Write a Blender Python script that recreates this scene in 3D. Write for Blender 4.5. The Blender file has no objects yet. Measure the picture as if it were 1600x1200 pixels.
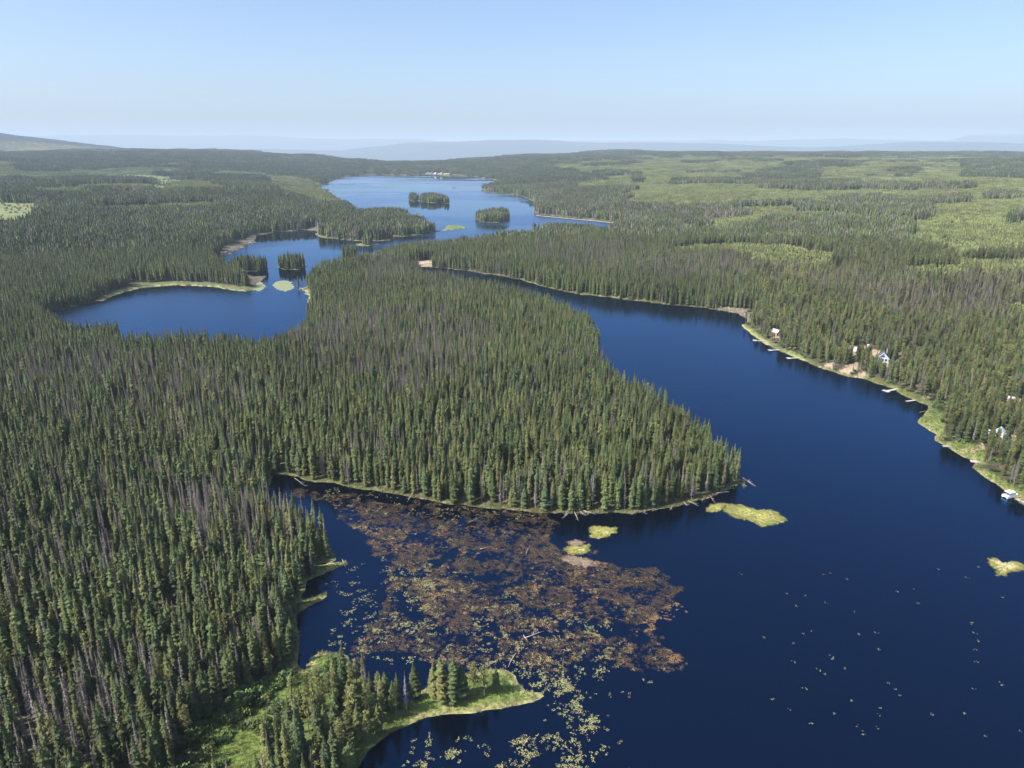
import bpy, math, random
import numpy as np
random.seed(7); RNG = np.random.default_rng(11)
sc = bpy.context.scene; C = sc.collection
R = math.radians
# ------------------------------------------------------------------ camera, sky, sun, exposure
CAM_H = 130.0; PITCH = R(18.65); FPX = 1101.0
cd = bpy.data.cameras.new('camera'); cam = bpy.data.objects.new('camera', cd); C.objects.link(cam)
cam.location = (0, 0, CAM_H); cam.rotation_euler = (R(90) - PITCH, 0, 0)
cd.sensor_width = 36.0; cd.sensor_fit = 'HORIZONTAL'; cd.lens = 36.0 * FPX / 1600.0
cd.clip_start = 1.0; cd.clip_end = 300000.0
sc.camera = cam
SUN_EL = R(47); SHADOW = np.array([1.0, 0.42])          # where shadows fall on the ground (x right, y away)
SHADOW = SHADOW / np.linalg.norm(SHADOW)
w = bpy.data.worlds.new('World'); sc.world = w; w.use_nodes = True
nt = w.node_tree; bgn = nt.nodes['Background']
sky = nt.nodes.new('ShaderNodeTexSky'); sky.sky_type = 'NISHITA'; sky.sun_disc = False
sky.sun_elevation = SUN_EL
SUNV = np.array([-SHADOW[0]*math.cos(SUN_EL), -SHADOW[1]*math.cos(SUN_EL), math.sin(SUN_EL)])
sky.sun_rotation = math.atan2(SUNV[0], SUNV[1])
sky.altitude = 1300.0; sky.air_density = 0.9; sky.dust_density = 6.0; sky.ozone_density = 3.4
nt.links.new(sky.outputs[0], bgn.inputs[0]); bgn.inputs[1].default_value = 0.126
sd_ = bpy.data.lights.new('sun', 'SUN'); sun = bpy.data.objects.new('sun', sd_); C.objects.link(sun)
sd_.energy = 4.9; sd_.angle = R(0.5); sd_.color = (1.0, 0.95, 0.87)
from mathutils import Vector
sun.rotation_euler = Vector(SUNV).to_track_quat('Z', 'Y').to_euler()
sc.view_settings.view_transform = 'Standard'; sc.view_settings.look = 'None'
sc.view_settings.exposure = 0.82; sc.view_settings.gamma = 1.0; sc.view_settings.use_curve_mapping = False
HAZE_DENSITY = 7.0e-5; HAZE_COLOR = (0.68, 0.84, 1.0)

# ------------------------------------------------------------------ geometry of the survey: picture point <-> ground point
cp, sp_ = math.cos(PITCH), math.sin(PITCH)
def ground(u, v, z=0.0):
    a = (u - 800) / FPX; b = (600 - v) / FPX
    X, Y, Z = a, cp + sp_ * b, -sp_ + cp * b
    t = (z - CAM_H) / Z
    return (X * t, Y * t)
def project(x, y, z):
    dz = z - CAM_H
    depth = y * cp - dz * sp_; up = y * sp_ + dz * cp
    depth = np.where(np.abs(depth) < 1e-6, 1e-6, depth)
    u = 800 + FPX * x / depth; v = 600 - FPX * up / depth
    return np.where(depth > 1, u, -1e5), np.where(depth > 1, v, 1e5)
TOP = 13.0     # a point marked 1 is traced along tree tops, TOP metres above the shore
def trace(pts):
    return np.array([ground(p[0], p[1], TOP if len(p) > 2 else 0.0) for p in pts])
main_lake = trace([(655,417),(670,417),(720,422),(800,434),(860,451),(900,459),(960,466),(1040,476),(1100,481),(1150,489),
 (1168,497),(1166,503),(1157,507),(1163,514),(1178,524),(1188,531),(1200,541),(1215,548),(1232,555),(1250,563),(1275,571),(1290,577),(1310,583),
 (1325,588),(1345,592),(1370,600),(1395,606),(1408,613),(1430,626),(1446,634),(1450,641),(1441,648),(1433,659),(1448,671),(1461,680),
 (1458,687),(1470,696),(1488,703),(1505,712),(1522,720),(1519,732),(1540,746),(1570,764),(1600,788),(1720,860),(1950,960),(2300,1060),
 (2900,1500),(900,2600),(300,1700),(520,1260),(555,1205),(578,1172),(612,1146),(650,1128),(690,1119),(740,1116),(790,1109),(838,1098),(850,1091),
 (845,1084),(822,1078),(812,1068),(808,1055),(794,1048),(765,1046),(735,1050),(700,1068),(672,1068),(652,1080),
 (640,1098),(610,1092),(585,1080),(560,1056),(545,1026),(520,1019),(500,1017),(484,1027),(474,1048),(462,1040),(466,1000),(462,962),(478,950),(505,938),(514,930),(508,926),(470,936),
 (478,908),(500,900),(522,890),(543,880),(540,876),(506,884),(492,884),(524,822,1),(506,797,1),(480,778,1),(445,760,1),(418,748,1),
 (420,741),(470,747),(520,757),(580,768),(640,778),(700,788),(760,795),(820,799),(870,803),(920,804),(960,803),
 (1000,800),(1040,795),(1080,787),(1110,777),(1140,766),(1156,755),(1164,740),(1168,722,1),(1153,695,1),(1122,668,1),(1080,637,1),(1040,607,1),
 (1000,592,1),(975,582,1),(948,556,1),(940,532,1),(935,507,1),(920,487,1),(895,473,1),(865,463,1),(830,452,1),(780,440,1),(720,430,1),(672,423,1),(655,420,1)])
upper_lake = trace([(498,285,1),(535,277),(560,274),(600,273),(640,275),(668,272),(700,273),(740,276),(775,282),(793,287),(770,291),(753,296),(758,300),
 (800,304),(822,309),(836,317),(834,326),(836,335),(870,338),(920,343),(970,348),(968,355),(940,352,1),(880,350,1),(838,351,1),(805,354,1),(788,362,1),(750,371,1),
 (700,374,1),(640,379,1),(600,386,1),(578,396,1),(565,404),(545,406),(520,408),(500,414),(482,421,1),(468,430,1),(462,438,1),(464,446),(472,452),(480,462),
 (484,476),(480,492,1),(455,507,1),(430,521,1),(400,530,1),(370,546),(340,548),(300,547),(270,547),(232,542),(205,540),(192,534),(176,534),(160,532),(128,508,1),(95,492,1),
 (60,488),(100,484),(125,477),(160,470),(182,460),(222,450),(270,446),(330,448),(372,455),(398,454),(404,443),(412,438),(418,431),(398,432),(372,428),(350,421),(345,412),(350,402),(352,396),
 (378,388),(398,376),(404,368),(440,362),(480,360),(497,361),(492,366),(500,371),(525,374),(560,377),(610,376),(619,373),(600,371),(640,369),
 (672,365),(690,361),(735,356),(722,353),(700,352),(690,348,1),(668,346,1),(652,343),(646,342),(644,336,1),(636,329,1),(618,326,1),(590,327,1),(568,329,1),(556,324,1),(538,310,1),(518,298,1),(505,290,1)])
def blob(cx, cy, rx, ry, n=16, j=0.15, seed=0):
    rr = random.Random(seed)
    return [(cx + rx * math.cos(i/n*6.283) * (1 + rr.uniform(-j, j)), cy + ry * math.sin(i/n*6.283) * (1 + rr.uniform(-j, j))) for i in range(n)]
islands = [trace(blob(646,313,7,2.2,seed=1)), trace(blob(676,314,19,3,seed=2)), trace(blob(770,343,27,5,seed=3)), trace(blob(697,317.5,6,.7,seed=4)),
           trace(blob(709,293.5,3,.8,seed=5)), trace(blob(548,402.5,15,3,seed=6)), trace(blob(578,382,15,1.8,seed=7)),
           trace([(430,417),(450,414),(472,414),(478,418),(468,422),(440,421)]), trace([(356,421),(380,417),(410,417),(424,420),(412,424),(380,424)])]
# spit of weeds by the pond channel handled as grass below
def inside(poly, x, y):
    r = np.zeros(x.shape, bool); n = len(poly); j = n - 1
    for i in range(n):
        xi, yi = poly[i]; xj, yj = poly[j]
        c = (yi > y) != (yj > y)
        if yi != yj: r ^= c & (x < (xj - xi) * (y - yi) / (yj - yi) + xi)
        j = i
    return r
SEG = []
for P in [main_lake, upper_lake] + islands:
    Q = np.roll(P, -1, axis=0); SEG.append(np.hstack([P, Q]))
SEG = np.vstack(SEG)
def hash2(ix, iy, s):
    h = (ix.astype(np.int64) * 374761393 + iy.astype(np.int64) * 668265263 + s * 982451653) & 0xffffffff
    h = ((h ^ (h >> 13)) * 1274126177) & 0xffffffff
    return ((h ^ (h >> 16)) & 0xffffff) / float(0xffffff)
def vnoise(x, y, s=0):
    ix = np.floor(x); iy = np.floor(y); fx = x - ix; fy = y - iy
    fx = fx*fx*(3-2*fx); fy = fy*fy*(3-2*fy)
    a = hash2(ix, iy, s); b = hash2(ix+1, iy, s); c = hash2(ix, iy+1, s); d = hash2(ix+1, iy+1, s)
    return (a*(1-fx)+b*fx)*(1-fy) + (c*(1-fx)+d*fx)*fy
def fbm(x, y, s=0, o=4):
    t = np.zeros_like(x, dtype=float); a = .5; f = 1.0; n = 0
    for k in range(o):
        t += a * vnoise(x*f + 17.3*k, y*f - 9.1*k, s + k); n += a; a *= .5; f *= 2.03
    return t / n
def shore_dist(x, y):
    """signed distance: > 0 on land, < 0 on water (metres)"""
    x = np.asarray(x, float); y = np.asarray(y, float)
    rg = np.hypot(x, y); amp = np.clip(rg / 260, .5, 3.0)
    px = x + (fbm(x/9, y/9, 3, 3) - .5) * 5 * amp*.7; py = y + (fbm(x/9, y/9, 8, 3) - .5) * 5 * amp*.7
    x, y = px, py
    wat = inside(main_lake, x, y) | inside(upper_lake, x, y)
    for I in islands: wat &= ~inside(I, x, y)
    d = np.full(x.shape, 1e9)
    for s in SEG:
        dx, dy = s[2]-s[0], s[3]-s[1]; L = dx*dx + dy*dy + 1e-9
        t = np.clip(((x-s[0])*dx + (y-s[1])*dy) / L, 0, 1)
        d = np.minimum(d, (x-s[0]-t*dx)**2 + (y-s[1]-t*dy)**2)
    d = np.sqrt(d)
    return np.where(wat, -d, d)
# hills: (picture column, distance, height of the ground)
HILL = [(0,200,4),(400,200,3),(800,200,3),(1200,200,3),(1600,200,4),(-400,300,6),(100,450,7),(0,800,10),(700,450,9),(600,650,9),(900,420,6),(1600,500,9),(1300,500,6),
 (100,1300,18),(300,1350,16),(-400,1200,25),(0,2000,44),(150,2000,44),(150,2800,24),(0,3000,34),(300,2200,48),(300,1700,34),(300,3000,14),(450,1900,50),(450,2600,12),(450,3500,46),(520,2300,24),(600,1500,5),(-400,2500,70),
 (0,3900,72),(150,3800,68),(300,3900,66),(0,4700,96),(180,4700,84),(300,4800,90),(390,4800,92),(470,4700,72),(550,4300,38),(600,4200,8),(640,4200,14),(700,4300,36),(780,4400,62),(860,4500,76),(960,4500,82),(780,3600,34),(860,3500,60),(950,3500,62),
 (1040,5200,84),(1200,6000,76),(1350,6000,66),(1500,6000,76),(1600,5600,90),(2000,5600,100),(-500,5500,110),
 (800,1000,8),(1000,900,10),(1200,800,9),(1400,800,12),(1700,800,16),(900,1500,11),(1100,1500,16),(1300,1500,20),(1600,1500,28),(2000,1500,35),
 (900,2500,18),(1100,2500,34),(1300,2500,38),(1600,2500,46),(2000,3000,60),(1200,4000,58),(1400,4000,52),(1600,4000,62)]
HU = np.array([(h[0]-800)/420 for h in HILL]); HR = np.array([math.log(h[1])*2.3 for h in HILL]); HH = np.array([h[2] for h in HILL], float)
def hillfield(x, y):
    rg = np.hypot(x, y) + 1; az = np.arctan2(x, np.maximum(y, 1e-3) if np.isscalar(y) else y)
    u = np.clip(np.tan(np.clip(az, -1.1, 1.1)) * 1170 / 420, -3.2, 3.2); lr = np.log(np.clip(rg, 150, 6500))*2.3
    W = np.zeros_like(rg); T = np.zeros_like(rg)
    for i in range(len(HH)):
        k = np.exp(-((u-HU[i])**2 + (lr-HR[i])**2) / (2*.36**2)) + 1e-7
        W += k; T += k*HH[i]
    return T / W
def height(x, y, sd=None):
    x = np.asarray(x, float); y = np.asarray(y, float)
    if sd is None: sd = shore_dist(x, y)
    rg = np.hypot(x, y)
    base = hillfield(x, y)
    roll = (fbm(x/420, y/420, 21, 3) - .5) * np.clip(rg/62, 4, 40) + (fbm(x/90, y/90, 31, 3) - .5) * 5
    rampd = np.clip(sd, 0, None)
    k = 1 - np.exp(-rampd / np.clip(rg/8, 60, 220))
    h = .35 + np.minimum(rampd*.10, .8) + np.maximum((base + roll) * k, 0)
    h = np.where(sd < 0, np.maximum(sd*.35, -2.2), np.where(sd < 3.5, .1*sd + np.maximum((base+roll)*k, 0), h))
    uu_ = 800 + 1170*np.tan(np.clip(np.arctan2(x, y), -1.1, 1.1)); r0_ = np.interp(uu_, [380, 470, 560, 640, 720, 860, 1000], [6600, 5100, 4300, 4250, 4450, 5200, 6600])
    fall = np.clip((rg - r0_) / 3500, 0, 1)
    return h * (1-fall) - 330 * fall*fall*(3-2*fall)
# ------------------------------------------------------------------ zones of the land (as picture outlines on the ground)
def inpx(poly, u, v): return inside(np.array(poly, float), u, v)
YOUNG = [  # stands of young pine
 [(860,256),(905,257),(915,264),(870,266)], [(955,268),(985,257),(1060,254),(1108,262),(1100,270),(1010,272)], [(965,242),(1020,243),(1080,247),(1010,250)],
 [(935,277),(990,275),(985,287),(945,286)], [(1075,276),(1130,275),(1140,283),(1090,283)],
 [(965,306),(990,297),(1060,293),(1120,300),(1200,292),(1300,294),(1420,300),(1440,312),(1290,318),(1180,322),(1090,324),(1000,316)],
 [(1190,330),(1230,333),(1330,335),(1420,345),(1440,352),(1400,352),(1280,342),(1200,348),(1110,358),(1100,345),(1180,338)],
 [(1200,262),(1400,266),(1440,258),(1500,262),(1600,285),(1600,400),(1500,405),(1420,380),(1415,345),(1470,340),(1440,310),(1500,295),(1380,290),(1200,290)],
 [(970,312),(1050,310),(1085,322),(1080,328),(1000,324),(966,318)],
 [(1070,360),(1180,345),(1200,350),(1170,358),(1080,368)], [(915,362),(1000,363),(1005,370),(930,372)],
 [(1030,393),(1080,386),(1160,383),(1240,388),(1300,398),(1440,404),(1470,400),(1490,414),(1380,418),(1300,428),(1190,420),(1140,402),(1060,402)],
 [(800,358),(850,365),(840,376),(790,372)],
 [(1390,421),(1500,421),(1520,432),(1500,441),(1430,440)], [(1480,405),(1600,410),(1600,440),(1540,438),(1500,420)], [(1565,480),(1600,478),(1600,505),(1580,500)],
 [(400,272),(470,276),(530,305),(545,322),(500,325),(430,300)], [(90,270),(230,262),(310,268),(180,277)], [(230,285),(330,281),(352,299),(250,306)], [(150,325),(330,317),(360,330),(180,336)],
 [(-900,255),(0,250),(60,275),(0,285),(-900,300)], [(1600,270),(2600,270),(2600,430),(1600,420)],
]
OLD = [  # dark old stands standing inside the young ones
 [(1180,266),(1280,262),(1275,300),(1180,296)],[(1265,288),(1340,289),(1338,299),(1268,299)],[(1392,268),(1428,263),(1428,277),(1398,279)],
 [(1500,252),(1600,250),(1600,264),(1505,265)],[(1505,269),(1600,270),(1600,279),(1510,279)],[(1440,292),(1520,291),(1520,297),(1450,298)],
 [(1290,314),(1370,312),(1460,320),(1450,345),(1400,348),(1290,330)],[(1450,315),(1520,312),(1518,319),(1450,321)],[(1240,323),(1285,325),(1285,333),(1245,334)],
 [(1580,340),(1600,338),(1600,352),(1585,352)],[(1300,402),(1470,395),(1490,418),(1390,424),(1300,420)],[(1530,306),(1600,305),(1600,312),(1540,314)],
]
CLEAR = [ [(-200,312),(0,315),(55,317),(72,328),(48,352),(0,358),(-200,360)], [(186,271),(285,276),(275,290),(240,300),(232,290),(250,284),(200,278)], [(76,264),(92,255),(84,268)],
          [(75,287),(90,286),(88,294),(80,294)], [(1420,420),(1505,424),(1500,434),(1440,433)] ]
MEADOW = [ [(230,1260),(285,1182),(312,1130),(355,1095),(385,1075),(425,1048),(470,1030),(492,1018),(545,1022),(556,1056),(512,1080),(480,1095),(462,1120),(440,1150),(415,1190),(400,1260)],
           [(655,1060),(720,1040),(870,1040),(870,1110),(700,1125),(640,1135),(640,1105),(652,1090)],
           [(470,880),(550,870),(550,890),(500,900)], [(460,935),(520,920),(520,940),(470,952)],
           [(640,408),(672,407),(672,418),(640,420)], [(478,412),(565,400),(572,412),(500,426),(476,428)], [(690,350),(740,352),(740,358),(690,360)],
           [(160,472),(182,461),(222,451),(270,447),(330,449),(372,456),(402,456),(405,446),(380,447),(330,441),(270,438),(220,442),(178,452),(150,466)], [(452,428),(468,434),(483,450),(492,474),(482,474),(470,455)], [(190,532),(235,538),(370,541),(370,549),(190,549)],
           [(1152,500),(1178,515),(1206,540),(1190,540),(1150,512)], [(1425,655),(1446,640),(1472,643),(1476,662),(1470,688),(1450,685)],
           [(1455,684),(1475,690),(1530,692),(1540,705),(1535,726),(1500,722)], [(1515,728),(1548,735),(1610,775),(1610,795),(1560,770),(1520,745)], [(408,746),(460,738),(480,752),(420,760)],
           [(1228,545),(1252,553),(1262,566),(1235,562)] ]
SAND = [ [(1306,582),(1330,566),(1342,566),(1338,576),(1325,588)], [(1334,590),(1343,580),(1354,579),(1352,588),(1345,592)], [(1284,576),(1296,562),(1306,562),(1300,574)],
         [(1305,540),(1345,541),(1385,548),(1378,558),(1350,554),(1305,549)], [(1400,549),(1442,546),(1444,556),(1405,562)], [(1368,566),(1405,562),(1405,572),(1370,573)],
         [(1560,622),(1600,624),(1600,640),(1565,636)], [(1540,676),(1590,680),(1585,694),(1545,690)], [(1500,702),(1535,692),(1540,700),(1510,708)],
         [(1203,518),(1222,519),(1222,526),(1205,526)], [(1590,772),(1620,780),(1620,800),(1598,788)],
         [(636,421),(648,409),(668,405),(690,409),(672,414),(655,418)], [(664,270),(702,270),(702,273.5),(664,273.5)] ]
LOGGY = [ [(345,420),(352,394),(398,376),(404,370),(408,362),(395,366),(345,385),(335,405)], [(1120,478),(1170,482),(1175,500),(1150,493),(1120,486)], [(375,425),(425,428),(425,445),(400,448),(380,440)],
          [(440,364),(495,353),(500,360),(460,364)] ]
PINE_ZONE = [ [(500,1260),(455,1150),(470,1110),(500,1082),(545,1055),(575,1070),(655,1100),(650,1130),(600,1170),(570,1260)] ]
DEADZ = [ [(540,500),(680,490),(780,540),(760,600),(640,640),(480,600),(440,560)], [(60,560),(260,570),(430,640),(300,720),(100,680),(0,640)], [(820,385),(1280,400),(1280,450),(1000,450),(850,420)],
          [(1240,430),(1600,440),(1600,520),(1400,500),(1240,470)], [(940,540),(1060,610),(1170,700),(1140,730),(1050,650),(940,580)], [(580,410),(800,430),(860,470),(560,470)],
          [(840,302),(1100,318),(1200,345),(1100,350),(840,335)], [(330,520),(480,500),(470,540),(370,560)],[(300,790),(520,790),(520,860),(330,900)],[(0,1080),(200,1100),(160,1200),(0,1200)] ]
def anyin(L, u, v):
    r = np.zeros(u.shape, bool)
    for p in L: r |= inpx(p, u, v)
    return r
def zones(x, y, z, sd):
    u, v = project(x, y, z + 0.5); rg = np.hypot(x, y)
    n = (fbm(x/120, y/120, 51, 3) - .5); du = u + n*26; dv = v + (fbm(x/60, y/60, 57, 3)-.5)*5*np.clip(900/rg, .3, 1)
    young = anyin(YOUNG, du, dv) & ~anyin(OLD, du, dv)
    n2 = fbm(x/300, y/140, 61, 3)
    young |= (rg > 1300) & (u > 900) & (v < 390) & (n2 > np.where(u > 1000, .33, .52)) & ~anyin(OLD, du, dv) & ~anyin([DEADZ[6], DEADZ[2]], u, v) & (v > 246)
    young |= (rg > 1500) & (u < 420) & (n2 > .57) & (sd > 40)
    clear = anyin(CLEAR, du, dv) & (rg > 900)
    near_m = anyin(MEADOW, u, v); sand = anyin(SAND, u, v); loggy = anyin(LOGGY, u, v)
    dead = np.where(anyin(DEADZ, du, dv), np.where(u < 520, .60, .52), np.where((u < 500) & (v > 560), .24, .13)) + (fbm(x/45, y/45, 71, 3)-.5)*.7
    return dict(u=u, v=v, rg=rg, young=young & ~near_m, clear=clear, meadow=near_m, sand=sand, loggy=loggy, dead=np.clip(dead, .02, .9), pine=anyin(PINE_ZONE, u, v))

# ------------------------------------------------------------------ materials
def newmat(name):
    m = bpy.data.materials.new(name); m.use_nodes = True
    return m, m.node_tree, m.node_tree.nodes['Principled BSDF']
def plain(name, col, rough=.7, noise=.25, scale=3.0, spec=.3, metal=0):
    m, t, b = newmat(name); N = t.nodes
    tc = N.new('ShaderNodeTexCoord'); nz = N.new('ShaderNodeTexNoise'); nz.inputs['Scale'].default_value = scale; nz.inputs['Detail'].default_value = 5
    t.links.new(tc.outputs['Object'], nz.inputs['Vector'])
    mr = N.new('ShaderNodeMapRange'); mr.inputs[1].default_value = .3; mr.inputs[2].default_value = .7; mr.inputs[3].default_value = 1-noise; mr.inputs[4].default_value = 1+noise; t.links.new(nz.outputs[0], mr.inputs[0])
    mx = N.new('ShaderNodeVectorMath'); mx.operation = 'SCALE'; mx.inputs[0].default_value = col; t.links.new(mr.outputs[0], mx.inputs['Scale'])
    t.links.new(mx.outputs[0], b.inputs['Base Color']); b.inputs['Roughness'].default_value = rough; b.inputs['Specular IOR Level'].default_value = spec; b.inputs['Metallic'].default_value = metal
    return m
def vcol(name, rough=.75, spec=.2, rnd=.35, stand=.35, transl=0.0, hue=.03):
    """colour from the mesh, varied per individual and slowly from stand to stand"""
    m, t, b = newmat(name); N = t.nodes; L = t.links
    at = N.new('ShaderNodeAttribute'); at.attribute_name = 'Col'
    oi = N.new('ShaderNodeObjectInfo'); ge = N.new('ShaderNodeNewGeometry')
    nz = N.new('ShaderNodeTexNoise'); nz.inputs['Scale'].default_value = .012; nz.inputs['Detail'].default_value = 4; L.new(ge.outputs['Position'], nz.inputs['Vector'])
    m1 = N.new('ShaderNodeMapRange'); m1.inputs[3].default_value = 1-rnd; m1.inputs[4].default_value = 1+rnd; L.new(oi.outputs['Random'], m1.inputs[0])
    m2 = N.new('ShaderNodeMapRange'); m2.inputs[1].default_value = .25; m2.inputs[2].default_value = .75; m2.inputs[3].default_value = 1-stand; m2.inputs[4].default_value = 1+stand; L.new(nz.outputs[0], m2.inputs[0])
    mu = N.new('ShaderNodeMath'); mu.operation = 'MULTIPLY'; L.new(m1.outputs[0], mu.inputs[0]); L.new(m2.outputs[0], mu.inputs[1])
    hs = N.new('ShaderNodeHueSaturation'); L.new(at.outputs['Color'], hs.inputs['Color']); L.new(mu.outputs[0], hs.inputs['Value'])
    fr = N.new('ShaderNodeMath'); fr.operation = 'MULTIPLY'; fr.inputs[1].default_value = 13.7; L.new(oi.outputs['Random'], fr.inputs[0])
    f2 = N.new('ShaderNodeMath'); f2.operation = 'FRACT'; L.new(fr.outputs[0], f2.inputs[0])
    m3 = N.new('ShaderNodeMapRange'); m3.inputs[3].default_value = .5-hue; m3.inputs[4].default_value = .5+hue; L.new(f2.outputs[0], m3.inputs[0]); L.new(m3.outputs[0], hs.inputs['Hue'])
    L.new(hs.outputs[0], b.inputs['Base Color']); b.inputs['Roughness'].default_value = rough; b.inputs['Specular IOR Level'].default_value = spec
    if transl:
        tr = N.new('ShaderNodeBsdfTranslucent'); L.new(hs.outputs[0], tr.inputs[0]); ms = N.new('ShaderNodeMixShader'); ms.inputs[0].default_value = transl
        L.new(b.outputs[0], ms.inputs[1]); L.new(tr.outputs[0], ms.inputs[2]); L.new(ms.outputs[0], N['Material Output'].inputs[0])
    return m
M_tree = vcol('conifer_foliage', .7, .18, .34, .28, .12, .010)
M_wood = vcol('dead_wood', .8, .2, .25, .1, 0, .01)
M_leaf = vcol('broad_leaves', .6, .25, .25, .15, .2)
M_weed = vcol('water_weed', .5, .3, .35, .25, 0, .02)
M_pad = vcol('lily_leaf', .35, .5, .2, .1, 0, .02)
# ground
M_ground, t, b = newmat('forest_ground'); N = t.nodes; L = t.links
at = N.new('ShaderNodeAttribute'); at.attribute_name = 'Col'; ge = N.new('ShaderNodeNewGeometry')
nz = N.new('ShaderNodeTexNoise'); nz.inputs['Scale'].default_value = .45; nz.inputs['Detail'].default_value = 8; nz.inputs['Roughness'].default_value = .7; L.new(ge.outputs['Position'], nz.inputs['Vector'])
mr = N.new('ShaderNodeMapRange'); mr.inputs[1].default_value = .3; mr.inputs[2].default_value = .7; mr.inputs[3].default_value = .55; mr.inputs[4].default_value = 1.45; L.new(nz.outputs[0], mr.inputs[0])
mx = N.new('ShaderNodeVectorMath'); mx.operation = 'SCALE'; L.new(at.outputs['Color'], mx.inputs[0]); L.new(mr.outputs[0], mx.inputs['Scale']); L.new(mx.outputs[0], b.inputs['Base Color'])
bp = N.new('ShaderNodeBump'); bp.inputs['Strength'].default_value = .6; bp.inputs['Distance'].default_value = .5; L.new(nz.outputs[0], bp.inputs['Height']); L.new(bp.outputs[0], b.inputs['Normal'])
b.inputs['Roughness'].default_value = .95; b.inputs['Specular IOR Level'].default_value = .1
# water
M_water, t, b = newmat('lake_water'); N = t.nodes; L = t.links
ge = N.new('ShaderNodeNewGeometry'); mp = N.new('ShaderNodeMapping'); mp.inputs['Scale'].default_value = (.0016, .0034, 1); L.new(ge.outputs['Position'], mp.inputs[0])
n1 = N.new('ShaderNodeTexNoise'); n1.inputs['Scale'].default_value = 1.0; n1.inputs['Detail'].default_value = 2; n1.inputs['Distortion'].default_value = .8; L.new(mp.outputs[0], n1.inputs['Vector'])
ra = N.new('ShaderNodeMapRange'); ra.inputs[1].default_value = .40; ra.inputs[2].default_value = .62; ra.inputs[3].default_value = .035; ra.inputs[4].default_value = .34; L.new(n1.outputs[0], ra.inputs[0])
n2 = N.new('ShaderNodeTexNoise'); n2.inputs['Scale'].default_value = .9; n2.inputs['Detail'].default_value = 3; L.new(ge.outputs['Position'], n2.inputs['Vector'])
bs = N.new('ShaderNodeMapRange'); bs.inputs[1].default_value = .40; bs.inputs[2].default_value = .62; bs.inputs[3].default_value = .02; bs.inputs[4].default_value = .16; L.new(n1.outputs[0], bs.inputs[0])
bp = N.new('ShaderNodeBump'); bp.inputs['Distance'].default_value = .3; L.new(bs.outputs[0], bp.inputs['Strength']); L.new(n2.outputs[0], bp.inputs['Height'])
N.remove(b); df = N.new('ShaderNodeBsdfDiffuse'); df.inputs[0].default_value = (.0003, .0012, .0045, 1); gl = N.new('ShaderNodeBsdfGlossy'); gl.inputs[0].default_value = (.27, .54, 1, 1)
fr_ = N.new('ShaderNodeFresnel'); fr_.inputs['IOR'].default_value = 1.72; ms = N.new('ShaderNodeMixShader')
mc = N.new('ShaderNodeMix'); mc.data_type = 'RGBA'; mc.inputs[6].default_value = (.04, .42, 1.0, 1); mc.inputs[7].default_value = (.84, .94, 1, 1); L.new(fr_.outputs[0], mc.inputs[0]); L.new(mc.outputs[2], gl.inputs[0])
L.new(ra.outputs[0], gl.inputs['Roughness']); L.new(bp.outputs[0], gl.inputs['Normal']); L.new(bp.outputs[0], fr_.inputs['Normal'])
L.new(fr_.outputs[0], ms.inputs[0]); L.new(df.outputs[0], ms.inputs[1]); L.new(gl.outputs[0], ms.inputs[2]); L.new(ms.outputs[0], N['Material Output'].inputs[0])

# ------------------------------------------------------------------ mesh helpers
class MB:
    def __init__(s): s.v = []; s.f = []; s.c = []
    def add(s, vs, fs, col):
        o = len(s.v); s.v += [tuple(p) for p in vs]; s.f += [tuple(i+o for i in f) for f in fs]; s.c += [tuple(col)]*len(vs)
    def tri(s, a, b_, c_, col): s.add((a, b_, c_), ((0, 1, 2),), col)
    def box(s, x0, x1, y0, y1, z0, z1, col=(1, 1, 1)):
        s.add([(x0,y0,z0),(x1,y0,z0),(x1,y1,z0),(x0,y1,z0),(x0,y0,z1),(x1,y0,z1),(x1,y1,z1),(x0,y1,z1)],
              [(0,3,2,1),(4,5,6,7),(0,1,5,4),(1,2,6,5),(2,3,7,6),(3,0,4,7)], col)
    def tube(s, path, rads, n, col):
        o = len(s.v); P = [Vector(p) for p in path]
        for i, p in enumerate(P):
            d = (P[min(i+1, len(P)-1)] - P[max(i-1, 0)]).normalized(); a = d.orthogonal().normalized(); b_ = d.cross(a)
            for k in range(n):
                q = p + (a*math.cos(6.2832*k/n) + b_*math.sin(6.2832*k/n))*rads[i]; s.v.append(tuple(q)); s.c.append(tuple(col))
        for i in range(len(P)-1):
            for k in range(n):
                s.f.append((o+i*n+k, o+i*n+(k+1) % n, o+(i+1)*n+(k+1) % n, o+(i+1)*n+k))
        s.f.append(tuple(o+k for k in range(n-1, -1, -1))); s.f.append(tuple(o+(len(P)-1)*n+k for k in range(n)))
    def join(s, o, loc=(0,0,0), rz=0, sc_=(1,1,1), tint=1.0):
        c, n = math.cos(rz), math.sin(rz); k = len(s.v)
        s.v += [((x*c-y*n)*sc_[0]+loc[0], (x*n+y*c)*sc_[1]+loc[1], z*sc_[2]+loc[2]) for x, y, z in o.v]
        s.f += [tuple(i+k for i in f) for f in o.f]; s.c += [(a*tint, b_*tint, d*tint) for a, b_, d in o.c]
    def mesh(s, name, mat, smooth=False):
        me = bpy.data.meshes.new(name); me.from_pydata(s.v, [], s.f)
        ca = me.color_attributes.new('Col', 'FLOAT_COLOR', 'POINT')
        arr = np.ones((len(s.v), 4), np.float32); arr[:, :3] = np.array(s.c, np.float32).reshape(-1, 3); ca.data.foreach_set('color', arr.ravel())
        me.materials.append(mat)
        if smooth: me.polygons.foreach_set('use_smooth', [True]*len(me.polygons))
        me.update(); return me
def link(name, me, parent=None, loc=None, rot=None):
    o = bpy.data.objects.new(name, me); C.objects.link(o); o.parent = parent
    if loc is not None: o.location = loc
    if rot is not None: o.rotation_euler = rot
    return o
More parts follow.
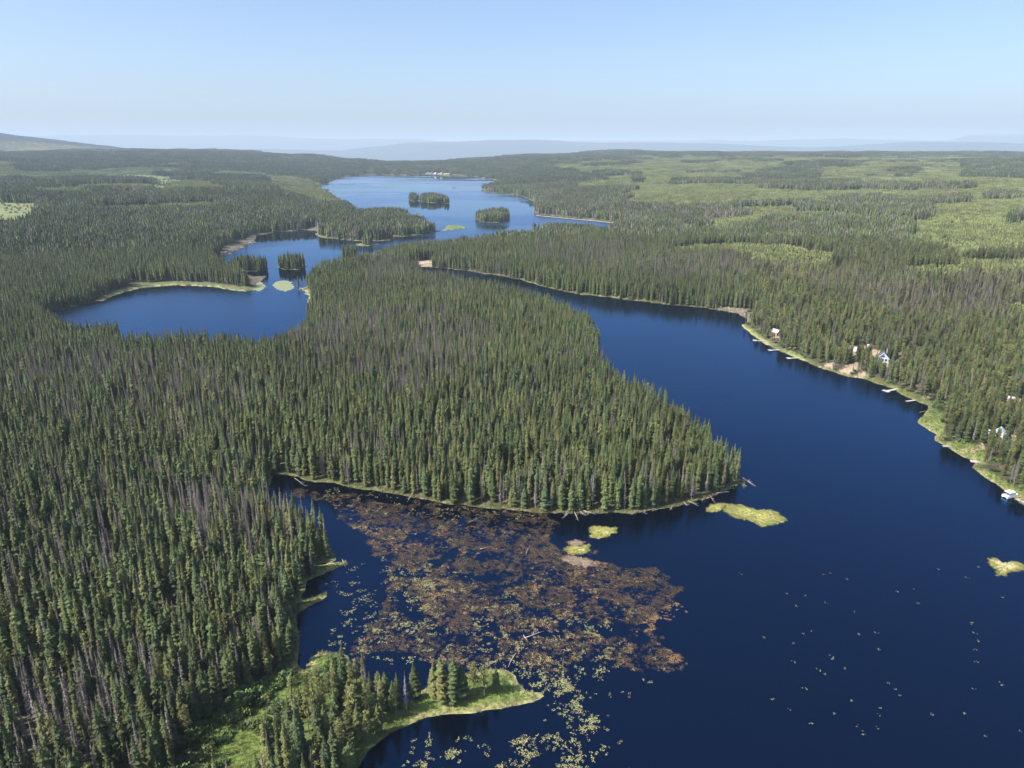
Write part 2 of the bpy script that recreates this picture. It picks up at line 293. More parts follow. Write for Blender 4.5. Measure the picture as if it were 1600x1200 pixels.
def tag(o, label=None, cat=None, group=None, kind=None):
    if label: o['label'] = label
    if cat: o['category'] = cat
    if group: o['group'] = group
    if kind: o['kind'] = kind
    return o
def thing(name, label, cat, loc, rz=0, group=None):
    return tag(link(name, None, None, loc, (0, 0, rz)), label, cat, group)

# ------------------------------------------------------------------ the ground sheet
az = np.concatenate([np.linspace(-180, -62, 40, endpoint=False), np.linspace(-62, -46, 40, endpoint=False), np.linspace(-46, 46, 760, endpoint=False),
                     np.linspace(46, 62, 40, endpoint=False), np.linspace(62, 180, 40, endpoint=False)])
rr_ = np.concatenate([[2, 20, 50, 75], np.geomspace(90, 1200, 330, endpoint=False), np.geomspace(1200, 6500, 200, endpoint=False), np.geomspace(6500, 62000, 60)])
A_, R_ = np.meshgrid(np.radians(az), rr_); GX = R_*np.sin(A_); GY = R_*np.cos(A_)
SDG = shore_dist(GX.ravel(), GY.ravel()); GZ = height(GX.ravel(), GY.ravel(), SDG)
# far ranges: rows of ridges beyond the plateau
prof1 = np.interp(np.degrees(np.arctan2(GX.ravel(), GY.ravel())), [-180,-50,-38,-30,-26,-20,-12,-8,-5,0,2,5,10,16,20,24,28,30.5,31.5,34.6,35.6,37,50,180],
                  [0,300,420,520,560,520,430,400,330,350,300,360,380,340,330,400,330,360,530,540,350,290,250,0])
def ridge(rc, wd, prof): return prof * np.exp(-((R_.ravel()-rc)/wd)**2)
azd = np.degrees(np.arctan2(GX.ravel(), GY.ravel()))
nzr = (fbm(GX.ravel()/2600, GY.ravel()/2600, 91, 5)-.5)
prof2 = np.interp(azd, [-180,-60,-36,-30,-22,-16,-13,-8,-4,2,8,14,20,30,37,60,180],[0,100,60,40,20,60,30,200,230,250,190,230,140,180,120,180,0])
prof0 = np.interp(azd, [-180,-60,-42,-37,-34,-31,-28,-25,180],[0,300,330,255,215,160,95,0,0])
FARR = R_.ravel() > 6600
far = np.maximum(np.maximum(ridge(33000, 4200, prof1+330) + nzr*230, ridge(21000, 3300, prof2+330)+nzr*260), -60) 
g2 = -330 + np.maximum(far, 0)
blend = np.clip((R_.ravel()-9500)/2500, 0, 1)
GZ = np.where(blend > 0, GZ*(1-blend) + g2*blend, GZ)
GZ = GZ + np.exp(-((R_.ravel()-8200)/1500)**2)*(np.maximum(prof0, 0)*1.25)*np.clip((R_.ravel()-5500)/1500, 0, 1)
zz = zones(GX.ravel(), GY.ravel(), np.maximum(GZ, 0), SDG)
nA = fbm(GX.ravel()/6, GY.ravel()/6, 41, 4)[:, None]; nB = fbm(GX.ravel()/35, GY.ravel()/35, 43, 4)[:, None]
col = np.array([.055, .055, .030]) * (.6 + .8*nA) + np.array([.02, .012, .008])*nB
def setc(mask, c, amt=1.0):
    global col
    mk = (mask.astype(float)*amt)[:, None]; col = col*(1-mk) + np.array(c)*(.7+.6*nA)*mk
bar = np.clip((fbm(GX.ravel()/3.2, GY.ravel()/3.2, 45, 3)-.60)*8, 0, 1)
setc(np.ones(len(azd)), (.24, .21, .15), bar*.6)
setc(zz['young'], (.11, .105, .06)); setc(zz['clear'], (.17, .19, .09)); 
fr = np.clip(1.25 - SDG/np.clip(R_.ravel()/120, 2.2, 9), 0, 1)*(SDG > -3)
frn = np.clip(fr * np.where(zz['v'] < 470, .75, 1), 0, 1)
setc(np.ones(len(azd)), (.16, .175, .065), frn*np.clip(nB[:, 0]*3-.9, .12, .9))
setc(zz['pine'], (.10, .13, .04)); setc(zz['meadow'], (.13, .17, .045)); setc(zz['meadow'] & (zz['v'] < 560) & (zz['u'] < 600), (.115, .125, .060)); setc(zz['meadow'] & (SDG < 2.2), (.30, .28, .13), .8); setc(zz['sand'], (.32, .25, .17)); setc(zz['loggy'], (.14, .12, .09))
setc(zz['meadow'] & (zz['u'] > 1425) & (fbm(GX.ravel()/9, GY.ravel()/9, 77, 3) > .55), (.24, .23, .10), .6)
setc(SDG < -.6, (.03, .02, .012))
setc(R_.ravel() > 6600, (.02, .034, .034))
nr, nc = A_.shape
me = bpy.data.meshes.new('terrain')
V = np.stack([GX.ravel(), GY.ravel(), GZ], 1).astype(np.float32)
ii, jj = np.meshgrid(np.arange(nr-1), np.arange(nc), indexing='ij'); j2 = (jj+1) % nc
F = np.stack([ii*nc+jj, (ii)*nc+j2, (ii+1)*nc+j2, (ii+1)*nc+jj], -1).reshape(-1, 4)[:, ::-1]
me.vertices.add(len(V)); me.vertices.foreach_set('co', V.ravel()); me.loops.add(F.size); me.loops.foreach_set('vertex_index', F.ravel().astype(np.int32))
me.polygons.add(len(F)); me.polygons.foreach_set('loop_start', np.arange(0, F.size, 4, dtype=np.int32)); me.polygons.foreach_set('loop_total', np.full(len(F), 4, np.int32))
me.polygons.foreach_set('use_smooth', np.ones(len(F), bool))
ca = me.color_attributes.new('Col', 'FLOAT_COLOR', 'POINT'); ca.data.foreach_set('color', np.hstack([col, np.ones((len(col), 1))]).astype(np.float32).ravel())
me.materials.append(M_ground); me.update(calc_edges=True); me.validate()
tag(link('ground', me), 'forest floor, shores and hills running back to hazy far ranges', kind='structure')
mb = MB(); mb.add([(-3200,-600,0),(3200,-600,0),(3200,5200,0),(-3200,5200,0)], [(0,1,2,3)], (0,0,0))
tag(link('lake_water', mb.mesh('lake_water', M_water)), 'dark blue calm lake water turning pale towards the far end', kind='structure')
# haze
mh = bpy.data.materials.new('haze'); mh.use_nodes = True; t = mh.node_tree; t.nodes.clear()
vo = t.nodes.new('ShaderNodeVolumePrincipled'); vo.inputs['Color'].default_value = (*HAZE_COLOR, 1); vo.inputs['Density'].default_value = HAZE_DENSITY; vo.inputs['Anisotropy'].default_value = 0.0
out = t.nodes.new('ShaderNodeOutputMaterial'); t.links.new(vo.outputs[0], out.inputs['Volume'])
mb = MB(); zlo = float(GZ.min())-1; zhi = max(float(GZ.max()), CAM_H)+60; mb.box(-63000, 63000, -63000, 63000, zlo, zhi)
hz = link('haze', mb.mesh('haze', mh)); tag(hz, 'pale blue summer haze', kind='stuff')

# ------------------------------------------------------------------ plants
def g(c, j, r):
    b_ = 1+r.uniform(-j, j); return tuple(max(.004, k*b_*(1+r.uniform(-.05, .05))) for k in c)
GREEN = (.078, .102, .036); OLIVE = (.112, .120, .040); BLUEG = (.064, .090, .040); BARK = (.16, .13, .11); GREYW = (.215, .195, .175)
def spruce(h, rad, levels, nb, r, base, t0=.06, full=True, col_=1):
    m = MB(); lean = (r.uniform(-.02, .02)*h, r.uniform(-.02, .02)*h)
    for i in range(levels):
        t = t0 + (1-t0)*(i + r.uniform(-.3, .3))/levels; t = min(max(t, t0), .985)
        R0 = rad*min(1, (1-t)*2.6+.10)*(.62 + .38*min(1, (t-t0)*6+.4))*(1.0-.25*t); z = h*t; cx, cy = lean[0]*t*t, lean[1]*t*t
        ph = r.uniform(0, 6.28); bulge = r.uniform(.75, 1.2)
        for k in range(nb):
            a = ph + 6.2832*(k + r.uniform(-.35, .35))/nb; L_ = R0*bulge*r.uniform(.6, 1.25); wd = max(L_*.42, .18)*r.uniform(.8, 1.3)
            ca_, sa = math.cos(a), math.sin(a); dr = L_*r.uniform(.15, .55)
            c_ = g(base, .28, r); zz_ = z + r.uniform(-.2, .2)
            tip = (cx+ca_*L_, cy+sa*L_, zz_-dr); root = (cx, cy, zz_+.25*L_+.1)
            l = (cx+ca_*L_*.6-sa*wd, cy+sa*L_*.6+ca_*wd, zz_-dr*.9-.12); q = (cx+ca_*L_*.6+sa*wd, cy+sa*L_*.6-ca_*wd, zz_-dr*.9-.12)
            m.add([root, l, tip, q], [(0, 1, 2), (0, 2, 3)], c_)
            if full:
                c2 = g(base, .35, r); e = (cx+ca_*L_*.5, cy+sa*L_*.5, zz_-dr*.3+.1)
                f1 = (cx+ca_*L_*.85-sa*wd*.9, cy+sa*L_*.85+ca_*wd*.9, zz_-dr*1.3); m.tri(e, f1, (cx+ca_*L_*.8, cy+sa*L_*.8, zz_-dr*.6), c2)
    top = MB()
    m.add([(lean[0]-.12, lean[1], h*.95), (lean[0]+.12, lean[1], h*.95), (lean[0], lean[1], h*1.01)], [(0, 1, 2)], g(base, .1, r))
    return m
def trunk(h, r0, col_, n=5, top=.02, bend=0):
    m = MB(); m.tube([(0, 0, -.6), (bend*.3, 0, h*.4), (bend, 0, h*.97)], [r0, r0*.65, top], n, col_); return m
def snag(h, r, dens=22, nb=5, col_=GREYW, L0=1.0, width=.075, broken=False):
    m = MB()
    for i in range(dens):
        t = .18 + .8*(i+r.random())/dens; L_ = L0*min(1, (1-t)*1.5+.15)*r.uniform(.5, 1.2)
        for k in range(nb):
            a = r.uniform(0, 6.28); l = L_*r.uniform(.5, 1.2); z = h*t + r.uniform(-.2, .2); dr = r.uniform(-.1, .45)*l; c_, s_ = math.cos(a), math.sin(a); ww = width*r.uniform(.7, 1.6)
            m.add([(-s_*ww, c_*ww, z), (s_*ww, -c_*ww, z+.05), (c_*l, s_*l, z-dr), (c_*l*.5, s_*l*.5, z-dr*.3-ww*2.4)], [(0, 1, 2), (0, 2, 3)], g(col_, .25, r))
    return m
def leafcloud(m, c, rad, n, size, base, r, flat=.8):
    for k in range(n):
        d = Vector((r.gauss(0, 1), r.gauss(0, 1), r.gauss(0, 1))).normalized()*(r.random()**.4)
        p = Vector(c) + Vector((d.x*rad, d.y*rad, d.z*rad*flat)); u = Vector((r.gauss(0, 1), r.gauss(0, 1), r.gauss(0, .6))).normalized(); q = u.orthogonal().normalized()
        s = size*r.uniform(.6, 1.4); m.add([p-u*s, p+q*s*.8, p+u*s, p-q*s*.7], [(0, 1, 2), (0, 2, 3)], g(base, .3, r))
def pine(h, rad, r, base, n=20, leaves=22, size=.23):
    m = MB()
    for i in range(n):
        t = .42 + .58*(i+r.random()*.6)/n; R0 = rad*math.sin(min(1, (1-t)*1.6+.15)*1.5708)*.75; a = r.uniform(0, 6.28); d = R0*r.uniform(.2, 1)
        leafcloud(m, (math.cos(a)*d, math.sin(a)*d, h*t), .75*r.uniform(.7, 1.2), leaves, size, base, r, .7)
    return m
def bush(r, n=8, leaves=26, rad=1.3, hh=1.5, base=(.10, .17, .035), size=.22):
    m = MB()
    for i in range(n):
        a = r.uniform(0, 6.28); d = rad*math.sqrt(r.random())*.8; leafcloud(m, (math.cos(a)*d, math.sin(a)*d, hh*r.uniform(.3, .9)), .65*r.uniform(.7, 1.2), leaves, size, g(base, .15, r), r, .8)
    return m
def lowtree(h, rad, r, base, lv=5, nb=5, t0=.08):
    m = MB()
    for i in range(lv):
        t = t0+(1-t0)*i/lv; z0 = h*t; R0 = rad*min(1, (1-t)*2.4+.08)*r.uniform(.75, 1.2); zt = min(h, z0 + h*(1.5/lv)*r.uniform(.9, 1.2)); ph = r.random()*6
        for k in range(nb):
            a = ph+6.2832*k/nb; b_ = a + 6.2832/nb*r.uniform(.8, 1.3)
            m.tri((0, 0, zt), (R0*math.cos(a), R0*math.sin(a), z0-r.uniform(0, .5)), (R0*math.cos(b_)*r.uniform(.7, 1.1), R0*math.sin(b_)*r.uniform(.7, 1.1), z0-r.uniform(0, .6)), g(base, .28, r))
    return m
r = random.Random(5)
def variants(fn, n): return [fn(i) for i in range(n)]
def near_spruce(i):
    h = 16*r.uniform(.9, 1.1); base = [GREEN, OLIVE, GREEN, BLUEG, OLIVE, GREEN][i % 6]
    return spruce(h, r.uniform(1.05, 1.55), 25, 8, r, base, .08), trunk(h, .16, BARK)
SPR = variants(near_spruce, 8)
SNG = variants(lambda i: (snag(15*r.uniform(.85, 1.05), r, 26, 10, [GREYW, (.18, .16, .15), (.26, .23, .20)][i % 3], r.uniform(.8, 1.15)), trunk(15*r.uniform(.9, 1.08), .15, (.23, .20, .185))), 6)
PIN = variants(lambda i: (pine(14*r.uniform(.9, 1.05), r.uniform(1.05, 1.5), r, [(.165, .165, .058), (.13, .145, .052)][i % 2]), trunk(14, .15, (.17, .13, .10))), 4)
BSH = variants(lambda i: (bush(r, base=[(.11, .16, .045), (.08, .125, .045), (.14, .18, .05)][i % 3]), None), 5)
ASP = variants(lambda i: (bush(r, 14, 26, 1.7, 7.5, (.13, .18, .06), .26), trunk(6, .1, (.4, .4, .36))), 2)
def merged(p):
    m = MB(); m.join(p[0]); 
    if p[1]: m.join(p[1])
    return m
LIB = {}
def library(key, meshes):
    c = bpy.data.collections.new(key); 
    for i, me_ in enumerate(meshes): c.objects.link(bpy.data.objects.new('%s_%02d' % (key, i), me_))
    LIB[key] = c
library('spruce', [merged(p).mesh('spruce', M_tree) for p in SPR])
library('snag', [merged(p).mesh('snag', M_wood) for p in SNG])
library('pine', [merged(p).mesh('pine', M_tree) for p in PIN])
library('bush', [merged(p).mesh('bush', M_leaf) for p in BSH])
library('aspen', [merged(p).mesh('aspen', M_leaf) for p in ASP])
def dead_col(): return g((.175, .155, .145), .2, r)
def tile(size, n, kind, lv, nb, hmul=1.0):
    m = MB()
    for k in range(n):
        x, y = r.uniform(-size/2, size/2), r.uniform(-size/2, size/2)
        if kind == 'young': h = r.uniform(3.0, 6.5); rad = r.uniform(1.1, 1.8)*(1 if lv > 2 else 1.3); base = g((.150, .170, .060), .20, r)
        elif kind == 'grey':
            h = r.uniform(10, 16)*hmul; rad = r.uniform(.7, 1.5); base = dead_col() if r.random() < .38 else g(OLIVE, .25, r)
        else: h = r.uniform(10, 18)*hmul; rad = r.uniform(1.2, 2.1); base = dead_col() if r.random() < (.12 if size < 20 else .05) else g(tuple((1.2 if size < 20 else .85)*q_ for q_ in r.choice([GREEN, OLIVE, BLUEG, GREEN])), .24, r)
        m.join(lowtree(h, rad, r, base, lv, nb), (x, y, -.8 if size < 20 else -2.0*(kind != 'young')))
    return m
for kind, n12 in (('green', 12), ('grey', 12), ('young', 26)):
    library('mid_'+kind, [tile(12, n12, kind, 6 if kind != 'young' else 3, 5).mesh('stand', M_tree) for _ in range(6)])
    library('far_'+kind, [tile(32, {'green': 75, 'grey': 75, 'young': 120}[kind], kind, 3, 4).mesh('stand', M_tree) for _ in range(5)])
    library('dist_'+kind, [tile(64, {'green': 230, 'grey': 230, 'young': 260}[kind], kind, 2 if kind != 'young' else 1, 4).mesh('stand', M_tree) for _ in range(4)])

GNC = {}
def scatter(name, key, pts, scl, idx=None, label=None, parent=None):
    """points -> instances of the library meshes, one object"""
    n = len(pts)
    if n == 0: return None
    me = bpy.data.meshes.new(name); me.vertices.add(n); me.vertices.foreach_set('co', np.asarray(pts, np.float32).ravel())
    nv = len(LIB[key].objects)
    a = me.attributes.new('rot', 'FLOAT', 'POINT'); a.data.foreach_set('value', RNG.uniform(0, 6.283, n).astype(np.float32))
    a = me.attributes.new('scl', 'FLOAT_VECTOR', 'POINT'); a.data.foreach_set('vector', np.asarray(scl, np.float32).ravel())
    a = me.attributes.new('idx', 'INT', 'POINT'); a.data.foreach_set('value', (RNG.integers(0, nv, n) if idx is None else idx).astype(np.int32))
    o = link(name, me)
    if key not in GNC:
        ng = bpy.data.node_groups.new('scatter_'+key, 'GeometryNodeTree'); ng.interface.new_socket('Geometry', in_out='INPUT', socket_type='NodeSocketGeometry'); ng.interface.new_socket('Geometry', in_out='OUTPUT', socket_type='NodeSocketGeometry')
        gi = ng.nodes.new('NodeGroupInput'); go = ng.nodes.new('NodeGroupOutput'); ip = ng.nodes.new('GeometryNodeInstanceOnPoints'); ci = ng.nodes.new('GeometryNodeCollectionInfo')
        ci.inputs['Collection'].default_value = LIB[key]; ci.inputs['Separate Children'].default_value = True; ci.inputs['Reset Children'].default_value = True
        ip.inputs['Pick Instance'].default_value = True
        def na(nm, ty):
            q = ng.nodes.new('GeometryNodeInputNamedAttribute'); q.data_type = ty; q.inputs['Name'].default_value = nm; return [s for s in q.outputs if s.enabled and s.name == 'Attribute'][0]
        cx = ng.nodes.new('ShaderNodeCombineXYZ'); ng.links.new(na('rot', 'FLOAT'), cx.inputs[2])
        er = ng.nodes.new('FunctionNodeEulerToRotation'); ng.links.new(cx.outputs[0], er.inputs[0])
        ng.links.new(gi.outputs[0], ip.inputs['Points']); ng.links.new(ci.outputs[0], ip.inputs['Instance']); ng.links.new(na('idx', 'INT'), ip.inputs['Instance Index'])
        ng.links.new(er.outputs[0], ip.inputs['Rotation']); ng.links.new(na('scl', 'FLOAT_VECTOR'), ip.inputs['Scale']); ng.links.new(ip.outputs[0], go.inputs[0])
        GNC[key] = ng
    o.modifiers.new('scatter', 'NODES').node_group = GNC[key]
    return tag(o, label, kind='stuff')
def jgrid(x0, x1, y0, y1, s, jit=.42):
    X, Y = np.meshgrid(np.arange(x0, x1, s), np.arange(y0, y1, s)); X = X.ravel()+RNG.uniform(-jit, jit, X.size)*s; Y = Y.ravel()+RNG.uniform(-jit, jit, Y.size)*s
    return X, Y
def wedge(X, Y, r0, r1, amax=44):
    rg = np.hypot(X, Y); a = np.degrees(np.arctan2(X, Y)); k = (rg >= r0) & (rg < r1) & (np.abs(a) < amax + np.clip((500-rg)/30, 0, 14)); return X[k], Y[k]
def make(name, key, label, x, y, z, s, vs=None):
    n = len(x); s = np.asarray(s)*np.ones(n); h = s*RNG.uniform(.85, 1.15, n) if vs is None else vs
    return scatter(name, key, np.stack([x, y, z], 1), np.stack([s, s, h], 1), label=label)
# clearings round the buildings on the right shore (picture columns/rows of what stands there)
KEEP = [(1380,567,8),(1338,549,7),(1346,550,7),(1322,546,3.5),(1358,545,4),(1212,524,3),(1575,632,3.5),(1556,682,4),(1566,684,3.5)]
KEEPW = [(ground(a, b, 4.0), c) for a, b, c in KEEP]
# near forest, tree by tree
X, Y = jgrid(-1000, 1000, 60, 960, 2.7); X, Y = wedge(X, Y, 85, 950)
S = shore_dist(X, Y); Z = height(X, Y, S); q = zones(X, Y, Z, S)
dens = fbm(X/14, Y/14, 101, 3)
ok = (S > np.where(q['u'] < 1165, .8, 3.0)) & ~q['meadow'] & ~q['sand'] & ~q['loggy'] & ~q['clear'] & ~q['young'] & ((dens > .25) | (S < 12)) & (RNG.random(len(X)) > .10)
right = (q['u'] > 1160) & (q['v'] > 470)
ok &= ~(right & (RNG.random(len(X)) < .18))
for (kx, ky), kr in KEEPW:
    d = np.array([kx, ky])/math.hypot(kx, ky); rel = np.stack([X-kx, Y-ky], 1); al = rel@d; ac = np.abs(rel[:, 0]*d[1]-rel[:, 1]*d[0])
    ok &= ~((ac < kr*.75) & (al < kr) & (al > -kr*1.9))
X, Y, Z, S = X[ok], Y[ok], Z[ok], S[ok]; q = {k: v_[ok] for k, v_ in q.items()}
rnd = RNG.random(len(X)); isdead = rnd < q['dead']*.95; ispine = ~isdead & ((q['pine'] & (rnd > .62)) | ((q['u'] > 1160) & (rnd > .60)) | (rnd > .955))
isasp = ~isdead & (fbm(X/22, Y/22, 131, 2) > .75) & (RNG.random(len(X)) < .4) & (S > 8)
shoreb = (S < 10) & (RNG.random(len(X)) < .5) & (q['u'] > 1150)
isspr = ~isdead & ~ispine & ~isasp & ~shoreb
hs = (.72 + .38*fbm(X/30, Y/30, 111, 3) + RNG.uniform(-.26, .20, len(X))) * np.where(S < 9, .92, 1.0); hs *= np.where(right[ok], .78, 1.0)*np.where(q['pine'], .84, 1.0)
ws = RNG.uniform(.72, 1.12, len(X))
inframe = (q['u'] > -20) & (q['u'] < 1620) & (q['v'] < 1235)
order = np.argsort(np.hypot(X, Y))
def pick(mask, n): return [i for i in order if mask[i] and inframe[i]][:n]
def place_trees(idxs, name, protos, labels, cat, group, partnames, mat2):
    objs = []
    made = [(p[0].mesh(partnames[0], protos[1]), p[1].mesh(partnames[1], mat2) if p[1] else None) for p in protos[0]]
    first = None
    for n_, i in enumerate(idxs):
        k = n_ % len(made)
        if first is None:
            ro = link(name, None); a = link(partnames[0], made[k][0], ro); b_ = link(partnames[1], made[k][1], ro) if made[k][1] else None; first = (ro, a, b_)
        else:
            ro = first[0].copy(); C.objects.link(ro); a = first[1].copy(); a.data = made[k][0]; C.objects.link(a); a.parent = ro
            if first[2]: b_ = first[2].copy(); b_.data = made[k][1]; C.objects.link(b_); b_.parent = ro
        ro.location = (X[i], Y[i], Z[i]); ro.rotation_euler = (0, 0, random.uniform(0, 6.28)); ro.scale = (ws[i], ws[i], hs[i]); tag(ro, labels(i), cat, group)
    return set(idxs)
def where(i):
    u, v = q['u'][i], q['v'][i]
    return 'at the lower left corner' if u < 180 else 'in the foreground at the lower left' if u < 400 else 'beside the bright green meadow'
used = np.zeros(len(X), bool)
def use(ids): used[list(ids)] = True
use(place_trees(pick(isspr, 300), 'spruce_tree', (SPR, M_tree), lambda i: ('tall ' if hs[i] > 1.02 else 'short ' if hs[i] < .84 else '') + ('broad' if ws[i] > .97 else 'slender') + ' green spruce in the dense forest ' + where(i), 'tree', 'green spruces in the near forest', ('crown', 'trunk'), M_wood))
use(place_trees(pick(isdead, 220), 'dead_tree', (SNG, M_wood), lambda i: ('tall ' if hs[i] > 1.0 else 'short ' if hs[i] < .84 else '') + 'bare grey dead conifer in the dense forest ' + where(i), 'dead tree', 'grey dead conifers in the near forest', ('branches', 'trunk'), M_wood))
use(place_trees(pick(ispine & q['pine'], 120), 'pine_tree', (PIN, M_tree), lambda i: 'olive green pine in the stand between the green meadow and the grassy spit', 'tree', 'pines in the stand beside the grassy spit', ('crown', 'trunk'), M_wood))
rest = ~used
for nm, key, mk, lb in (('spruce_forest', 'spruce', isspr, 'dense forest of narrow green spruces covering the banks and the wide point between the lakes'),
                        ('dead_forest', 'snag', isdead, 'grey dead conifers scattered all through the green forest'),
                        ('pine_forest', 'pine', ispine, 'olive green pines mixed into the forest mostly on the right bank'),
                        ('aspen_groves', 'aspen', isasp, 'small pale green leafy trees among the conifers'),
                        ('shore_bushes', 'bush', shoreb, 'green leafy bushes along the right shore')):
    k = mk & rest; s = ws[k]*(1.3 if key == 'bush' else 1); make(nm, key, lb, X[k], Y[k], Z[k], s, hs[k]*(1.5 if key == 'bush' else 1))
# middle and far forest, stand by stand
def stands(pref, s, r0, r1, margin, names):
    X, Y = jgrid(-r1*.78, r1*.78, r0*.6, r1, s, .3); X, Y = wedge(X, Y, r0, r1, 40)
    S = shore_dist(X, Y); Z = height(X, Y, S); q = zones(X, Y, Z, S); ok = (S > margin) & ~q['meadow'] & ~q['sand'] & ~q['loggy'] & ~q['clear'] & (Z > -5)
    X, Y, Z, S = X[ok], Y[ok], Z[ok], S[ok]; dd = q['dead'][ok]; yy = q['young'][ok]; gr = (RNG.random(len(X)) < dd*1.35) & ~yy
    keep = ~yy | (RNG.random(len(X)) > .06)
    hh = .8 + .45*fbm(X/80, Y/80, 121, 3)
    for nm, key, mk, lb in names(yy & keep, gr, ~yy & ~gr): make(nm, pref+key, lb, X[mk], Y[mk], Z[mk], np.ones(mk.sum()), hh[mk])
X, Y = jgrid(-800, 800, 300, 960, 10.5, .3); X, Y = wedge(X, Y, 300, 950); S = shore_dist(X, Y); Z = height(X, Y, S); q = zones(X, Y, Z, S)
k = q['young'] & (S > 5) & ~q['sand']; X, Y, Z = X[k], Y[k], Z[k]; make('near_young_pine_stand', 'mid_young', 'bright green young pines in the nearest cut blocks beyond the right lake', X, Y, Z, np.ones(len(X)), RNG.uniform(.8, 1.2, len(X)))
X, Y = jgrid(-2600, 200, 900, 4500, 9, .4); S = shore_dist(X, Y); Z = height(X, Y, S); q = zones(X, Y, Z, S)
k = q['clear'] & (RNG.random(len(X)) < .4); X, Y, Z = X[k], Y[k], Z[k]; make('clearing_scrub', 'bush', 'low scrub dotted over the far clearings', X, Y, Z, RNG.uniform(1, 2, len(X)))
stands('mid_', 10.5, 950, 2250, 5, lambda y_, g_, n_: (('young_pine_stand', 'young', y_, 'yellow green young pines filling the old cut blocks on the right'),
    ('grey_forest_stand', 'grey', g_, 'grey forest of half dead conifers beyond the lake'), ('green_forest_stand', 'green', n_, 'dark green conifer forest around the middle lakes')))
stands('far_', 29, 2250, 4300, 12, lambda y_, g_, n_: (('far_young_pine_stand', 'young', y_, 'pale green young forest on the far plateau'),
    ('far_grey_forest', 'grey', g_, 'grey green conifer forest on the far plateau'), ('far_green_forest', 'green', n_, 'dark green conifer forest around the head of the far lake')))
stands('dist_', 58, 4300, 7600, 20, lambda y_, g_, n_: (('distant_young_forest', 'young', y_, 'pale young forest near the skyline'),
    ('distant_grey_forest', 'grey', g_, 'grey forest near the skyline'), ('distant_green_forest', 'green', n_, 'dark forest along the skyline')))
# small wooded islands and spits need their trees close to the water
X, Y = jgrid(-700, 300, 600, 2600, 4.2)
inI = np.zeros(len(X), bool)
for I in islands: inI |= inside(I, X, Y)
X, Y = X[inI], Y[inI]; S = shore_dist(X, Y); Z = height(X, Y, S); u, v = project(X, Y, Z)
k = (S > .8) & ~((u > 700) & (u < 716) & (v < 297)) & ~((u > 560) & (u < 595) & (v > 375) & (v < 390)); k &= ~((v > 405) & (v < 430) & (u < 480) & (RNG.random(len(X)) < .72))
X, Y, Z = X[k], Y[k], Z[k]
make('island_forest', 'spruce', 'conifers crowding the small islands in the far lake', X, Y, Z, RNG.uniform(.9, 1.5, len(X)), RNG.uniform(.45, 1.1, len(X)))
# ------------------------------------------------------------------ spit trees, each on its own
def at_px(u, v, z=None):
    x, y = ground(u, v, 0)
    for _ in range(3):
        h = float(height(np.array([x]), np.array([y]))[0]); x, y = ground(u, v, max(h, 0))
    return (x, y, max(h, 0))
def single_tree(name, loc, proto, mat, s, hsc, label, parts=('crown', 'trunk')):
    o = thing(name, label, 'tree', loc, random.uniform(0, 6)); o.scale = (s, s, hsc); link(parts[0], proto[0].mesh(parts[0], mat), o); link(parts[1], proto[1].mesh(parts[1], M_wood), o); return o
single_tree('spruce_tree', at_px(678, 1090), SPR[1], M_tree, 1.05, .72, 'leftmost spruce on the grassy spit, slender and a little apart from the rest')
single_tree('spruce_tree', at_px(692, 1097), SPR[4], M_tree, 1.45, .84, 'broad olive spruce standing second from the left on the grassy spit')
single_tree('spruce_tree', at_px(708, 1097), SPR[2], M_tree, 1.35, .86, 'tallest spruce in the middle of the clump on the grassy spit')
single_tree('spruce_tree', at_px(720, 1092), SPR[3], M_tree, 1.25, .72, 'dark spruce just right of the tallest one on the grassy spit')
single_tree('pine_tree', at_px(741, 1090), PIN[0], M_tree, 1.05, .74, 'round topped pine with a bare pale trunk on the grassy spit')
single_tree('pine_tree', at_px(757, 1089), PIN[1], M_tree, 1.15, .68, 'bushy dark pine right of the round topped one on the grassy spit')
single_tree('spruce_tree', at_px(774, 1078), SPR[0], M_tree, .8, .42, 'smallest spruce at the right end of the clump on the grassy spit')
# shrubs of the green meadow
mx0 = inside
X, Y = jgrid(-140, 40, 90, 200, 2.5); S = shore_dist(X, Y); Z = height(X, Y, S); u, v = project(X, Y, Z)
k = inpx(MEADOW[0], u, v) & (S > 3) & (fbm(X/7, Y/7, 141, 3) > .36) & ~((u > 360) & (u < 420) & (v > 1140)); X, Y, Z = X[k], Y[k], Z[k]
ws = RNG.uniform(.9, 1.7, len(X)); hs = ws*RNG.uniform(.7, 1.1, len(X)); vis = [i for i in range(len(X))]; random.shuffle(vis); vis = vis[:300]
q = dict(u=u[k], v=v[k])
place_trees(vis, 'meadow_shrub', (BSH, M_leaf), lambda i: 'rounded bright green leafy shrub in the meadow at the lower left', 'shrub', 'leafy shrubs in the green meadow', ('leaves', 'stem'), M_wood)
k = np.ones(len(X), bool); k[vis] = False; make('meadow_thicket', 'bush', 'green thicket of leafy shrubs in the meadow', X[k], Y[k], Z[k], ws[k])
